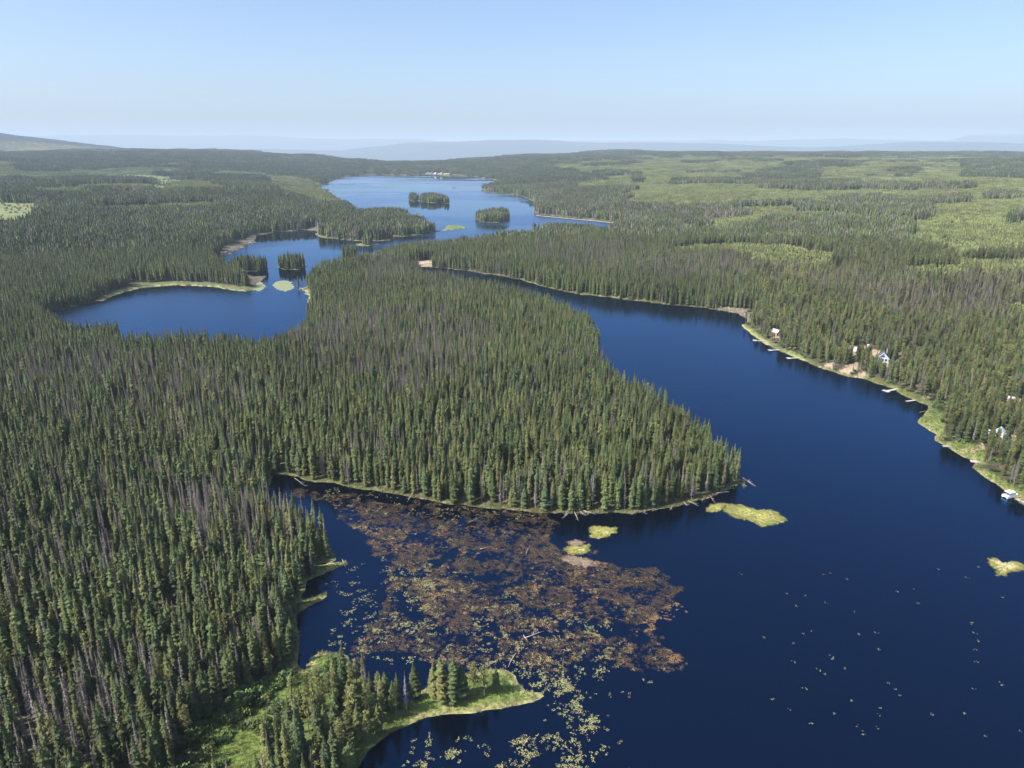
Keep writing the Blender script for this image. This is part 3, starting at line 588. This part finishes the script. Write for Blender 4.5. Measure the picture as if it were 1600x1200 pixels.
# grass tufts
def tuft(base, r, n=16, h=.7, sp=.45):
    m = MB()
    for k in range(n):
        x, y = r.gauss(0, sp*.5), r.gauss(0, sp*.5); a = r.uniform(0, 6.28); l = h*r.uniform(.5, 1.2); dx, dy = math.cos(a)*l*.45, math.sin(a)*l*.45; ww = .06
        m.tri((x-ww*math.sin(a), y+ww*math.cos(a), -.05), (x+ww*math.sin(a), y-ww*math.cos(a), -.05), (x+dx, y+dy, l), g(base, .25, r))
    return m
library('grass', [tuft(c, r).mesh('tuft', M_leaf) for c in [(.15, .20, .05), (.20, .23, .07), (.11, .18, .04), (.30, .27, .13), (.24, .25, .09)]])
X, Y = jgrid(-190, 330, 90, 420, 1.0); S = shore_dist(X, Y); k = S > .15; X, Y, S = X[k], Y[k], S[k]; Z = height(X, Y, S); u, v = project(X, Y, Z)
k = ((anyin(MEADOW, u, v)) | (S < 3.4)) & (u > -20) & (u < 1620) & (v < 1220); X, Y, Z, S = X[k], Y[k], Z[k], S[k]
ix = np.where(S < 1.2, RNG.integers(3, 5, len(X)), RNG.integers(0, 3, len(X)))
s = RNG.uniform(.6, 1.3, len(X)); scatter('grass', 'grass', np.stack([X, Y, Z], 1), np.stack([s*1.3, s*1.3, s*.8], 1), ix, 'yellow green sedge and grass along the shores and in the meadow')
# ------------------------------------------------------------------ water plants
def flake(base, r, n=18, L_=.34):
    m = MB()
    for k in range(n):
        x, y = r.gauss(0, .28), r.gauss(0, .28); a = r.uniform(0, 6.28); l = L_*r.uniform(.4, 1); c_, s_ = math.cos(a), math.sin(a); z = r.uniform(.01, .05)
        m.add([(x, y, z), (x+c_*l*.5-s_*.07, y+s_*l*.5+c_*.07, z+.01), (x+c_*l, y+s_*l, z), (x+c_*l*.5+s_*.07, y+s_*l*.5-c_*.07, z+.01)], [(0, 1, 2, 3)], g(base, .35, r))
    return m
library('weed', [flake(c, r).mesh('weed', M_weed) for c in [(.088, .060, .038), (.115, .080, .045), (.065, .047, .033), (.17, .105, .05), (.27, .16, .07), (.25, .21, .10), (.038, .027, .020), (.050, .036, .024)]])
BROWN = [[(560,800),(700,806),(860,832),(885,868),(1000,888),(1045,905),(1078,942),(1062,962),(1005,983),(960,972),(900,958),(935,985),(950,1000),(1000,983),(1062,1012),(1058,1035),(990,1050),(950,1030),(880,1050),(800,1040),(700,1035),(600,1020),(530,1045),(540,1010),(580,970),(620,930),(600,880),(575,850)],
         [(440,760),(560,775),(860,808),(870,835),(700,830),(560,812),(500,790)]]
HOLES = [blob(752,905,26,12,seed=3), blob(690,876,22,9,seed=4), blob(918,975,40,10,seed=6), blob(840,1075,60,14,seed=8), blob(640,955,20,22,seed=9), blob(640,900,16,10,seed=10), blob(800,1000,30,10,seed=12)]
X, Y = jgrid(-130, 110, 130, 330, .50, .5); u, v = project(X, Y, np.zeros_like(X)); du = u+(fbm(X/9, Y/9, 151, 5)-.5)*110; dv = v+(fbm(X/9, Y/9, 157, 5)-.5)*46
n1_ = fbm(X/5, Y/5, 161, 4); n2_ = fbm(X/1.6, Y/1.6, 163, 2)
k1 = inpx(BROWN[0], du, dv) & ~anyin(HOLES, du, dv); k2 = inpx(BROWN[1], du, dv)
p = np.where(k1, np.clip((n1_-.42)*6+.6, .10, 1)*np.where(v < 960, 1.0, .7)*np.where(u > 850, 1.25, 1), np.where(k2, np.clip((n1_-.40)*5+.3, 0.05, .9), 0)); p *= np.clip((n2_-.2)*2.6, .15, 1.3)
k = (RNG.random(len(X)) < p); X, Y, u, v = X[k], Y[k], u[k], v[k]; S = shore_dist(X, Y); k = S < -.6; X, Y, u, v, n1_ = X[k], Y[k], u[k], v[k], n1_[np.flatnonzero(p >= 0)][:0] if False else fbm(X[k]/8, Y[k]/8, 171, 3)
rim = inpx([(1000,975),(1060,935),(1085,945),(1060,975),(1000,990)], u, v) | inpx([(1040,1010),(1065,1005),(1065,1035),(1045,1035)], u, v)
ix = np.where(rim, RNG.integers(3, 5, len(X)), np.where(RNG.random(len(X)) < np.clip((n1_-.45)*2.5, .03, .6), RNG.integers(3, 6, len(X)), RNG.integers(0, 3, len(X))))
dk_ = ~rim & (RNG.random(len(X)) < np.where(v < 822, .72, .20 + .9*np.clip(fbm(X/4, Y/4, 191, 3)-.42, 0, .6)*2)); ix = np.where(dk_, RNG.integers(6, 8, len(X)), ix)
s = RNG.uniform(.6, 1.2, len(X)); scatter('water_weed', 'weed', np.stack([X, Y, np.full(len(X), .0)], 1), np.stack([s, s, s*0+1], 1), ix, 'rust brown mats of weed floating in the shallow bay')
def pads(base, r, n=5):
    m = MB()
    for k in range(n):
        x, y = r.gauss(0, .26), r.gauss(0, .26); rr = r.uniform(.08, .15); a0 = r.uniform(0, 6.28); z = .03+r.uniform(0, .05); tx, ty = r.uniform(-.2, .2), r.uniform(-.2, .2)
        vs = [(x, y, z)] + [(x+rr*math.cos(a0+i*.75), y+rr*math.sin(a0+i*.75), z+rr*(tx*math.cos(i*.75)+ty*math.sin(i*.75))) for i in range(8)]
        m.add(vs, [(0, i, i+1) for i in range(1, 8)], g(base, .2, r))
    return m
library('lily', [pads(c, r).mesh('lily', M_pad) for c in [(.30, .27, .11), (.24, .24, .10), (.34, .29, .14), (.19, .21, .09)]])
LILY = [([(500,880),(620,860),(820,930),(960,960),(990,1040),(860,1090),(760,1040),(560,1030),(520,1010),(540,960)], 170, 16, 1.3),
        ([(430,755),(560,770),(850,805),(760,820),(560,800)], 45, 9, 1.1), ([(800,1040),(900,1040),(940,1200),(870,1210),(860,1100),(800,1060)], 42, 14, 1.3), ([(800,1150),(880,1148),(880,1180),(810,1185)], 7, 34, 1.8),
        ([(640,1150),(740,1140),(700,1210),(640,1210)], 13, 14, 1.3), ([(650,1160),(950,1165),(1000,1220),(800,1230)], 18, 13, 1.3), ([(860,1060),(880,1050),(935,1130),(925,1140)], 16, 28, 1.4),
        ([(1150,880),(1590,880),(1600,1150),(1300,1160),(1180,1080)], 55, 2.2, 1.0), ([(940,1060),(1010,1060),(1000,1200),(940,1200)], 6, 6, .9), ([(550,900),(700,890),(640,990),(520,1000)], 26, 18, 1.3)]
PX = []; PY = []
for poly, nc_, npad, spr in LILY:
    us = [p_[0] for p_ in poly]; vs_ = [p_[1] for p_ in poly]; c_ = 0
    while c_ < nc_:
        uu, vv = random.uniform(min(us), max(us)), random.uniform(min(vs_), max(vs_))
        if not inpx(poly, np.array([uu]), np.array([vv]))[0]: continue
        c_ += 1; gx, gy = ground(uu, vv); m_ = max(1, int(npad*.42*random.uniform(.2, 1.8))); spr_ = spr*random.uniform(.5, 1.0); th = random.uniform(0, 3.14)
        for _ in range(m_):
            a, b_ = random.gauss(0, spr_*1.2), random.gauss(0, spr_*.55); PX.append(gx+a*math.cos(th)-b_*math.sin(th)); PY.append(gy+a*math.sin(th)+b_*math.cos(th))
PX = np.array(PX); PY = np.array(PY); k = shore_dist(PX, PY) < -.8; PX, PY = PX[k], PY[k]; s = RNG.uniform(.7, 1.25, len(PX))
scatter('lily_pads', 'lily', np.stack([PX, PY, np.full(len(PX), .01)], 1), np.stack([s, s, s*0+1], 1), None, 'clusters of yellow green lily pads floating on the dark water')
# floating sedge mats
M_mat = plain('sedge_mat', (.25, .24, .07), .8, .75, .9); M_mat2 = plain('pale_mud', (.20, .16, .12), .9, .5, 1.2); M_straw = plain('straw_mat', (.36, .31, .15), .85, .6, 1.2)
library('matleaf', [flake(c, r, 26, .45).mesh('leaf', M_leaf) for c in [(.27, .26, .07), (.22, .24, .065), (.33, .29, .11), (.17, .19, .06)]])
library('sedge', [tuft(c, r, 14, .6, .6).mesh('sedge', M_leaf) for c in [(.30, .30, .07), (.24, .27, .065), (.36, .33, .11)]])
def mat_island(name, poly, mat, label, tufts=True, hgt=.14, parent_cat='floating mat'):
    P = [ground(a, b_) for a, b_ in poly]; Q = []
    for i in range(len(P)):          # ragged rim
        p, n_ = P[i], P[(i+1) % len(P)]
        for t_ in np.arange(0, 1, .125): jr = max(.3, math.hypot(*p)*.0022); Q.append((p[0]+(n_[0]-p[0])*t_+random.uniform(-jr, jr), p[1]+(n_[1]-p[1])*t_+random.uniform(-jr, jr)))
    Q0 = list(Q); cx = sum(p[0] for p in Q)/len(Q); cy = sum(p[1] for p in Q)/len(Q); m = MB(); n = len(Q)
    if tufts: Q = [(cx+(x-cx)*k, cy+(y-cy)*k) for (x, y), k in zip(Q, .70+.34*vnoise(np.arange(n)*.45, np.full(n, cx), 7))]
    vs = [(x-cx, y-cy, -.2) for x, y in Q] + [((x-cx)*.97, (y-cy)*.97, hgt*.6) for x, y in Q] + [((x-cx)*.6, (y-cy)*.6, hgt*random.uniform(.7, 1.3)) for x, y in Q] + [(0, 0, hgt)]
    fs = []
    for i in range(n):
        j = (i+1) % n; fs += [(i, j, n+j, n+i), (n+i, n+j, 2*n+j, 2*n+i), (2*n+i, 2*n+j, 3*n)]
    m.add(vs, fs, (1, 1, 1)); o = tag(link(name, m.mesh(name, mat), None, (cx, cy, 0)), label, parent_cat)
    if tufts:
        tk = .42 if tufts == 2 else .22
        x0, x1 = min(p[0] for p in Q), max(p[0] for p in Q); y0, y1 = min(p[1] for p in Q), max(p[1] for p in Q)
        A, B = jgrid(x0-1, x1+1, y0-1, y1+1, .5); k = inside(np.array(Q0), cx+(A-cx)*(.93+.14*fbm(A/1.5, B/1.5, 183, 2)), cy+(B-cy)*(.90+.18*fbm(A/1.5, B/1.5, 187, 2))) & (fbm(A/3, B/3, 181, 2) > tk); A, B = A[k], B[k]; s = RNG.uniform(.6, 1.2, len(A))
        t_ = scatter('sedge', 'weed' if tufts == 2 else 'matleaf', np.stack([A-cx, B-cy, np.where(inside(np.array(Q), A, B), hgt*.7, .02)], 1), np.stack([s, s, s*.7], 1)); t_.parent = o
    return o
mat_island('sedge_mat', [(922,826),(930,822),(945,824),(962,825),(963,833),(950,838),(935,842),(922,838)], M_mat, 'small yellow green sedge mat floating alone below the wooded point')
mat_island('sedge_mat', [(880,858),(895,853),(912,853),(922,850),(921,861),(910,866),(890,866)], M_mat, 'ragged yellow sedge mat beside the pale mud bank')
mat_island('sedge_mat', [(1128,797),(1140,788),(1160,790),(1180,797),(1200,797),(1222,803),(1230,812),(1215,819),(1190,823),(1170,813),(1150,810)], M_mat, 'largest yellow green sedge mat stretching off the wooded point')
mat_island('sedge_mat', [(1103,795),(1112,789),(1125,786),(1137,788),(1128,797),(1115,800),(1103,799)], M_mat, 'narrow yellow sedge mat between the wooded point and the largest mat')
mat_island('sedge_mat', [(1543,875),(1556,873),(1566,879),(1585,877),(1599,882),(1598,890),(1583,894),(1562,901),(1555,889)], M_straw, 'pale straw coloured sedge mat alone in open water at the right edge')
mat_island('mud_bank', [(872,872),(886,866),(898,868),(915,871),(936,878),(938,884),(915,888),(888,882)], M_mat2, 'pale mud bank showing above water at the tip of the brown weeds', 2, .1, 'mud bank')
mat_island('mud_bank', [(884,848),(898,842),(914,846),(912,852),(898,856)], M_mat2, 'grey mud hump behind the ragged yellow sedge mat', 2, .1, 'mud bank')
mat_island('sedge_mat', [(555,381),(575,379.5),(585,382),(575,384.5),(558,384)], M_mat, 'thin yellow green sedge strip in the middle lake beside the wooded spit')
for k_, (pl, lb) in enumerate([([(427,442),(440,438),(455,440),(462,450),(445,456),(430,452)], 'pale olive marsh mat at the right side of the pond channel'),
               ([(395,441),(408,440),(416,448),(405,455),(390,452)], 'pale olive marsh mat at the left side of the pond channel')]):
    mat_island('marsh_mat', pl, plain('marsh', (.20, .22, .12), .8, .3, .5), lb, False, .08, 'marsh')
# ------------------------------------------------------------------ fallen logs
M_log = vcol('bleached_log', .8, .2, .2, .05, 0, .01)
def log(u0, v0, u1, v1, label, rad=.16, branches=4, group=None, sink=0.12):
    x0, y0 = ground(u0, v0); x1, y1 = ground(u1, v1); L_ = math.hypot(x1-x0, y1-y0); rz = math.atan2(y1-y0, x1-x0)
    z0 = max(float(height(np.array([x0]), np.array([y0]))[0]), 0)+.35
    o = thing('fallen_log', label, 'log', (x0, y0, z0), rz, group); o.rotation_euler = (0, math.asin(min(.5, (z0-.06)/max(L_, 1))), rz)
    m = MB(); m.tube([(0, 0, 0), (L_*.35, random.uniform(-.15, .15), .05), (L_*.7, random.uniform(-.2, .2), .03), (L_, 0, 0)], [rad, rad*.85, rad*.6, rad*.22], 7, (.34, .29, .25)); link('trunk', m.mesh('trunk', M_log, True), o)
    for k in range(branches):
        t_ = random.uniform(.35, .92); a = random.uniform(.5, 1.1)*random.choice((-1, 1)); l = random.uniform(.7, 1.8); m = MB()
        m.tube([(L_*t_, 0, .03), (L_*t_+math.cos(a)*l*.6, math.sin(a)*l*.6, .25), (L_*t_+math.cos(a)*l, math.sin(a)*l, .32)], [.05, .035, .012], 4, (.36, .31, .27)); link('branch', m.mesh('branch', M_log), o)
    return o
log(1157, 746, 1181, 760, 'long bleached log reaching out from the tip of the wooded point', .2)
log(1156, 751, 1172, 752, 'shorter bleached log lying beside the long one at the tip of the wooded point')
G = 'fallen trees fanned out from the shore of the wooded point'
for k_, (a, b_, c_, d_) in enumerate([(893,800,878,810),(897,800,904,814),(900,798,915,806),(905,798,932,804),(910,799,920,803),(888,799,882,806)]):
    log(a, b_, c_, d_, 'bleached fallen trunk in the fan of logs at the middle of the wooded point shore', .15, 3, G)
G2 = 'driftwood along the shaded right part of the wooded point shore'
for a, b_, c_, d_ in [(1000,797,985,805),(1006,797,1008,803),(1068,786,1074,791),(1075,784,1092,791),(1108,775,1118,786),(1102,777,1096,784),(1125,768,1145,763),(1120,772,1140,768),(1052,791,1046,797),(1030,796,1018,799),(1084,783,1079,780)]:
    log(a, b_, c_, d_, 'thin driftwood log along the shaded right part of the wooded point shore', .12, 3, G2)
log(648, 770, 636, 785, 'dark leaning log at the weedy shore left of the fan of logs', .13)
log(596, 769, 598, 763, 'short upright looking log end at the weedy shore', .13, 2)
log(460, 748, 478, 760, 'log lying in the weeds at the head of the bay', .13)
log(535, 876, 541, 887, 'white log across the tip of the upper small grassy point', .16, 1)
log(806, 1022, 794, 1043, 'thin pale log lying in the water behind the grassy spit', .12, 1)
log(820, 998, 850, 986, 'long pale log floating among lily pads in the brown weeds', .12, 2)
log(818, 994, 824, 1002, 'short white broken log end beside the long floating log', .14, 0)
log(745, 812, 730, 818, 'half sunk log in the dark weedy water', .12, 2)
log(822, 866, 828, 852, 'white standing snag tip poking from the brown weeds', .12, 1)
log(750, 859, 768, 854, 'pale stick floating in the gap of the brown weeds', .1, 0)
log(1445, 643, 1436, 645, 'dark log in the little bay on the right shore', .16, 2)
G3 = 'grey drift logs piled at the far corner of the right lake'
for k_ in range(26):
    uu = random.uniform(1118, 1166); vv = 481+(uu-1118)*.22+random.uniform(-3, 3); log(uu, vv, uu+random.uniform(-9, 9), vv+random.uniform(-1.2, 2.2), 'weathered drift log in the pile at the far corner of the right lake', .22, 1, G3)
G4 = 'drift logs on the left shore of the middle lake'
for k_ in range(22):
    uu = random.uniform(352, 400); vv = 396-(uu-352)*.42+random.uniform(-2, 4); log(uu, vv, uu+random.uniform(-9, 9), vv+random.uniform(-.8, 1.2), 'weathered drift log on the left shore of the middle lake', .3, 0, G4)
# ------------------------------------------------------------------ docks
M_deck = plain('grey_deck_boards', (.40, .38, .35), .8, .2, 4); M_post = plain('dark_post', (.13, .10, .08), .8)
def dock(u0, v0, u1, v1, label, wd=1.6, tee=0.0):
    x0, y0 = ground(u0, v0, .4); x1, y1 = ground(u1, v1, .4); L_ = math.hypot(x1-x0, y1-y0); rz = math.atan2(y1-y0, x1-x0)
    o = thing('dock', label, 'dock', (x0, y0, 0), rz, 'small docks along the right shore')
    n = max(6, int(L_/.3)); m = MB()
    for k in range(n): m.box(k*L_/n+.02, (k+1)*L_/n-.02, -wd/2, wd/2, .38+random.uniform(0, .02), .45)
    if tee:
        for k in range(8): m.box(-2.4+k*.3+.02, -2.12+k*.3, -tee, tee, .38, .45)
    d = link('deck', m.mesh('deck', M_deck), o)
    m = MB(); m.box(-2.4 if tee else 0, L_, -wd/2+.05, -wd/2+.2, .18, .375); m.box(-2.4 if tee else 0, L_, wd/2-.2, wd/2-.05, .18, .375); link('beam', m.mesh('beam', M_post), o)
    pm = MB(); pm.tube([(0, 0, -1.5), (0, 0, .7)], [.09, .09], 6, (1, 1, 1)); pme = pm.mesh('post', M_post)
    for px_ in (.3, L_*.5):
        for s_ in (-1, 1): link('post', pme, o, (px_, s_*(wd/2+.1), 0))
dock(1182,532,1199,533.5,'pale dock nearest the curved grassy spit on the right shore', 1.8, 2.0)
dock(1206,547,1218,546.5,'short pale dock next along from the grassy spit on the right shore', 1.6, 1.5)
dock(1235,559.5,1250,559,'pale dock ending at a small patch of tan shore', 1.7, 1.6)
dock(1280,574,1292,570,'slanting pale dock just before the large sandy landing')
dock(1336,589.5,1346,585,'short dock at the small sandy landing below the gabled house', 1.8)
dock(1387,610.5,1409,606.5,'longest dock on the right shore, past the sandy landings', 1.8, 2.0)
dock(1416,627,1431,625,'slim dock just before the little bay on the right shore', 1.3)
dock(1452,640,1473,639.5,'boardwalk crossing the grass at the head of the little bay', 1.2)
dock(1473,697,1500,697.5,'boardwalk along the grass by the tan path on the right shore', 1.4)
dock(1526,721.5,1536,723,'stubby dock with a white float off the grassy shore', 2.2, 1.3)
dock(1588,779,1606,787,'dock at the right edge of the picture behind the white boat', 1.8)
# boats
M_white = plain('white_paint', (.78, .78, .76), .4, .05); M_grey = plain('grey_metal', (.35, .37, .40), .4, .1); M_dark = plain('dark_glass', (.03, .05, .08), .1, .1, 3, .6)
bx, by = ground(1578, 776); o = thing('pontoon_boat', 'white pontoon boat moored by the dock at the right edge', 'boat', (bx, by, 0), .35)
for s_ in (-1, 1):
    m = MB(); m.tube([(-3.2, s_*.95, .1), (-2.9, s_*.95, .12), (2.6, s_*.95, .12), (3.3, s_*.95, .28)], [.1, .3, .3, .06], 10, (1, 1, 1)); link('pontoon', m.mesh('pontoon', M_grey, True), o)
m = MB(); m.box(-3.1, 2.9, -1.25, 1.25, .43, .53); link('deck', m.mesh('deck', M_white), o)
m = MB()
for a in ((-3.0, 2.6, 1.17, 1.22), (-3.0, 2.6, -1.22, -1.17), (-3.05, -3.0, -1.2, 1.2), (2.6, 2.65, -1.2, -.4), (2.6, 2.65, .4, 1.2)): m.box(a[0], a[1], a[2], a[3], .53, 1.15)
link('railing', m.mesh('railing', M_white), o)
m = MB(); m.box(-2.9, -1.6, -1.1, 1.1, .53, .95); m.box(1.3, 2.5, -1.1, -.5, .53, .95); m.box(1.3, 2.5, .5, 1.1, .53, .95); link('bench', m.mesh('bench', M_white), o)
m = MB(); m.add([(-2.4, -1.2, 2.35), (1.0, -1.2, 2.35), (1.0, 1.2, 2.35), (-2.4, 1.2, 2.35), (-2.4, 0, 2.55), (1.0, 0, 2.55)], [(0, 1, 5, 4), (4, 5, 2, 3), (0, 4, 3), (1, 2, 5)], (1, 1, 1)); link('canopy', m.mesh('canopy', M_white), o)
for px_ in (-2.3, .9):
    for s_ in (-1.15, 1.15):
        m = MB(); m.tube([(px_, s_, .5), (px_, s_, 2.36)], [.03, .03], 5, (1, 1, 1)); link('canopy_pole', m.mesh('canopy_pole', M_grey), o)
# ------------------------------------------------------------------ house and trailers
M_siding = plain('pale_blue_siding', (.42, .52, .60), .6, .08); M_roof = plain('dark_grey_roof', (.10, .11, .13), .7, .2); M_glass = plain('window_glass', (.03, .07, .16), .08, .1, 2, .8); M_trim = plain('white_trim', (.8, .8, .8), .5, .05); M_woodd = plain('tan_wood', (.36, .25, .16), .8, .2)
hx, hy, hz_ = at_px(1379, 566); o = hs_ = thing('gabled_house', 'small house with a steep dark roof, white gable trim and blue windows facing the lake', 'house', (hx, hy, hz_+.2), R(-28))
W2, LH, HW, HR_ = 3.0, 8.0, 2.6, 5.8      # gable faces -y, towards the lake
m = MB(); m.add([(-W2, 0, -.6), (W2, 0, -.6), (W2, 0, HW), (0, 0, HR_), (-W2, 0, HW), (-W2, LH, -.6), (W2, LH, -.6), (W2, LH, HW), (0, LH, HR_), (-W2, LH, HW)], [(0, 1, 2, 3, 4), (9, 8, 7, 6, 5), (1, 6, 7, 2), (5, 0, 4, 9)], (1, 1, 1)); link('walls', m.mesh('walls', M_siding), o)
for s_ in (-1, 1):
    m = MB(); e = (s_*(W2+.5), HW-.5); m.add([(0, -.6, HR_+.05), (e[0], -.6, e[1]), (e[0], LH+.4, e[1]), (0, LH+.4, HR_+.05), (0, -.6, HR_+.22), (e[0], -.6, e[1]+.15), (e[0], LH+.4, e[1]+.15), (0, LH+.4, HR_+.22)], [(0, 1, 2, 3), (7, 6, 5, 4), (0, 4, 5, 1), (1, 5, 6, 2), (2, 6, 7, 3)], (1, 1, 1)); link('roof', m.mesh('roof', M_roof), o)
    m = MB(); m.add([(0, -.66, HR_+.2), (0, -.66, HR_-.15), (e[0], -.66, e[1]-.2), (e[0], -.66, e[1]+.15), (0, -.61, HR_+.2), (0, -.61, HR_-.15), (e[0], -.61, e[1]-.2), (e[0], -.61, e[1]+.15)], [(0, 1, 2, 3), (7, 6, 5, 4), (0, 3, 7, 4), (1, 5, 6, 2)], (1, 1, 1)); link('bargeboard', m.mesh('bargeboard', M_trim), o)
for (a, b_, c_, d_) in ((-2.4, -.9, .5, 2.1), (.9, 2.4, .5, 2.1), (-.55, .55, .1, 2.1), (-.8, .8, 2.9, 4.2)):
    m = MB(); m.box(a-.12, b_+.12, -.07, -.003, c_-.12, d_+.12); f = link('window', m.mesh('window', M_trim), o); m = MB(); m.box(a, b_, -.10, -.075, c_, d_); link('pane', m.mesh('pane', M_glass), f)
m = MB(); m.box(-3.2, 3.2, -2.8, -.12, -.2, -.02); dk = link('deck', m.mesh('deck', M_woodd), o); m = MB(); m.box(-3.2, 3.2, -2.8, -2.72, .85, .92)
for k in range(10): m.box(-3.18+k*.7, -3.12+k*.7, -2.79, -2.73, -.02, .85)
link('railing', m.mesh('railing', M_trim), dk)
m = MB(); m.box(1.2, 1.7, 5.5, 6.0, 4.2, 7.2); link('chimney', m.mesh('chimney', M_grey), o)
def trailer(u_, v_, rz, L_, label, mat=M_white, name='camper_trailer', cat='trailer'):
    x, y, z = at_px(u_, v_); o = thing(name, label, cat, (x, y, z+.05), rz); h = 2.9
    m = MB(); pr = [(-L_/2, .55), (L_/2-.6, .55), (L_/2, 1.3), (L_/2-.35, h-.25), (L_/2-.8, h), (-L_/2+.2, h), (-L_/2, h-.3)]; n = len(pr)
    m.add([(a, -1.2, b_) for a, b_ in pr]+[(a, 1.2, b_) for a, b_ in pr], [tuple(range(n)), tuple(range(2*n-1, n-1, -1))]+[(i, n+i, n+(i+1) % n, (i+1) % n) for i in range(n)], (1, 1, 1)); link('body', m.mesh('body', mat), o)
    for s_ in (-1, 1):
        for xx in (-L_*.3, L_*.2): m = MB(); m.box(xx-.55, xx+.55, s_*1.2-.03, s_*1.2+.03, 1.5, 2.2); link('window', m.mesh('window', M_dark), o)
        m = MB(); m.tube([(-.4, s_*1.05, .36), (-.4, s_*1.25, .36)], [.36, .36], 12, (1, 1, 1)); link('wheel', m.mesh('wheel', M_dark), o)
    m = MB(); m.box(-.1, .6, -1.24, -1.21, .6, 2.4); link('door', m.mesh('door', M_grey), o); m = MB(); m.tube([(L_/2-.4, 0, .6), (L_/2+1.0, 0, .55)], [.06, .05], 5, (1, 1, 1)); link('hitch', m.mesh('hitch', M_grey), o)
    m = MB(); m.box(-1.2, -.4, -.35, .35, h+.003, h+.25); link('roof_vent', m.mesh('roof_vent', M_grey), o)
    o.scale = (.8, .8, .8); return o
def cabin(u_, v_, rz, w_, l_, label, roofm, wallm, k=1):
    x, y, z = at_px(u_, v_); o = thing('cabin', label, 'cabin', (x, y, z+.1), rz); h, rh = 2.6*k, 4.2*k; w2, l2 = w_/2, l_/2
    m = MB(); m.add([(-w2, -l2, -1.5), (w2, -l2, -1.5), (w2, -l2, h), (0, -l2, rh), (-w2, -l2, h), (-w2, l2, -1.5), (w2, l2, -1.5), (w2, l2, h), (0, l2, rh), (-w2, l2, h)], [(0, 1, 2, 3, 4), (9, 8, 7, 6, 5), (1, 6, 7, 2), (5, 0, 4, 9)], (1, 1, 1)); link('walls', m.mesh('walls', wallm), o)
    for s_ in (-1, 1):
        m = MB(); m.add([(0, -l2-.4, rh+.05), (s_*(w2+.4), -l2-.4, h-.25), (s_*(w2+.4), l2+.4, h-.25), (0, l2+.4, rh+.05), (0, -l2-.4, rh+.2), (s_*(w2+.4), -l2-.4, h-.1), (s_*(w2+.4), l2+.4, h-.1), (0, l2+.4, rh+.2)], [(0, 1, 2, 3), (7, 6, 5, 4), (0, 4, 5, 1), (1, 5, 6, 2), (2, 6, 7, 3)], (1, 1, 1)); link('roof', m.mesh('roof', roofm), o)
    for xx in (-w2*.5, w2*.5): m = MB(); m.box(xx-.5, xx+.5, -l2-.05, -l2-.003, 1.0, 2.1); link('window', m.mesh('window', M_dark), o)
    m = MB(); m.box(-.4, .4, -l2-.06, -l2-.003, 0, 2.0); link('door', m.mesh('door', M_trim), o)
    return o
trailer(1337, 549, .9, 7.5, 'largest white camper trailer in the tan clearing left of the gabled house')
trailer(1347, 550, .2, 5.5, 'white camper trailer beside the largest one, nearer the gabled house')
trailer(1320, 547, .4, 5.0, 'white trailer at the left end of the tan clearing')
trailer(1357, 544, 1.2, 4.6, 'small white trailer at the back of the tan clearing close to the gabled house')
M_pale = plain('pale_metal_roof', (.62, .66, .62), .5, .1)
cabin(1212, 524, .5, 4, 5, 'cabin with a pale roof among the trees behind the first docks', M_pale, M_woodd)
cabin(1574, 632, .9, 4, 5.5, 'cabin with a white roof among trees near the right edge', M_trim, M_woodd)
trailer(1551, 679, .15, 6.5, 'white trailer in the trees below the white roofed cabin near the right edge')
cabin(1563, 684, -.5, 3.6, 5, 'shed with a pale blue roof beside the trailer near the right edge', plain('pale_blue_roof', (.50, .62, .66), .5, .08), M_trim)
for k_, (uu, vv, c_) in enumerate([(668, 271, plain('cream_wall', (.40, .37, .33), .7)), (674, 271.3, plain('red_wall', (.45, .18, .13))), (681, 271.8, plain('pale_wall', (.38, .38, .37), .7)), (690, 272, M_woodd)]):
    cabin(uu, vv, .3*k_, 10, 13, ['white lodge at the left end of the camp on the far shore', 'red walled lodge in the camp on the far shore', 'white lodge in the middle of the camp on the far shore', 'brown lodge at the right end of the camp on the far shore'][k_], M_grey if k_ % 2 else M_pale, c_, 1.4)
# ------------------------------------------------------------------ gravel road pieces
M_gravel = plain('gravel', (.42, .36, .30), .95, .2, .1)
def road(pts, wd, label, lift=.5):
    P = [at_px(*p) for p in pts]; Q = []
    for i in range(len(P)-1):
        n_ = max(2, int(math.hypot(P[i+1][0]-P[i][0], P[i+1][1]-P[i][1])/12))
        for k in range(n_): Q.append((P[i][0]+(P[i+1][0]-P[i][0])*k/n_, P[i][1]+(P[i+1][1]-P[i][1])*k/n_))
    Q.append(P[-1][:2]); m = MB(); vs = []
    for i, (x, y) in enumerate(Q):
        a = Q[max(i-1, 0)]; b_ = Q[min(i+1, len(Q)-1)]; d = math.hypot(b_[0]-a[0], b_[1]-a[1])+1e-6; nx, ny = -(b_[1]-a[1])/d, (b_[0]-a[0])/d
        for s_ in (-1, 1):
            xx, yy = x+nx*wd*s_/2, y+ny*wd*s_/2; vs.append((xx, yy, max(float(height(np.array([xx]), np.array([yy]))[0]), 0)+lift))
    m.add(vs, [(2*i, 2*i+1, 2*i+3, 2*i+2) for i in range(len(Q)-1)], (1, 1, 1)); tag(link('gravel_road', m.mesh('gravel_road', M_gravel)), label, kind='structure')
road([(1088,326),(1110,328),(1140,333),(1175,341),(1195,350)], 11, 'pale gravel road crossing the cut blocks')
road([(838,337.5),(880,341.5),(930,346),(970,350)], 7, 'pale embankment road along the shore of the far lake', 1.0)
road([(1403,372),(1404,385),(1385,392),(1365,396)], 9, 'pale bend of gravel road among the trees')
road([(966,292),(970,299)], 10, 'short stretch of gravel road on the far plateau')
road([(640,420),(652,412),(668,409),(684,411)], 6, 'gravel road on the dam between the lakes', .3)
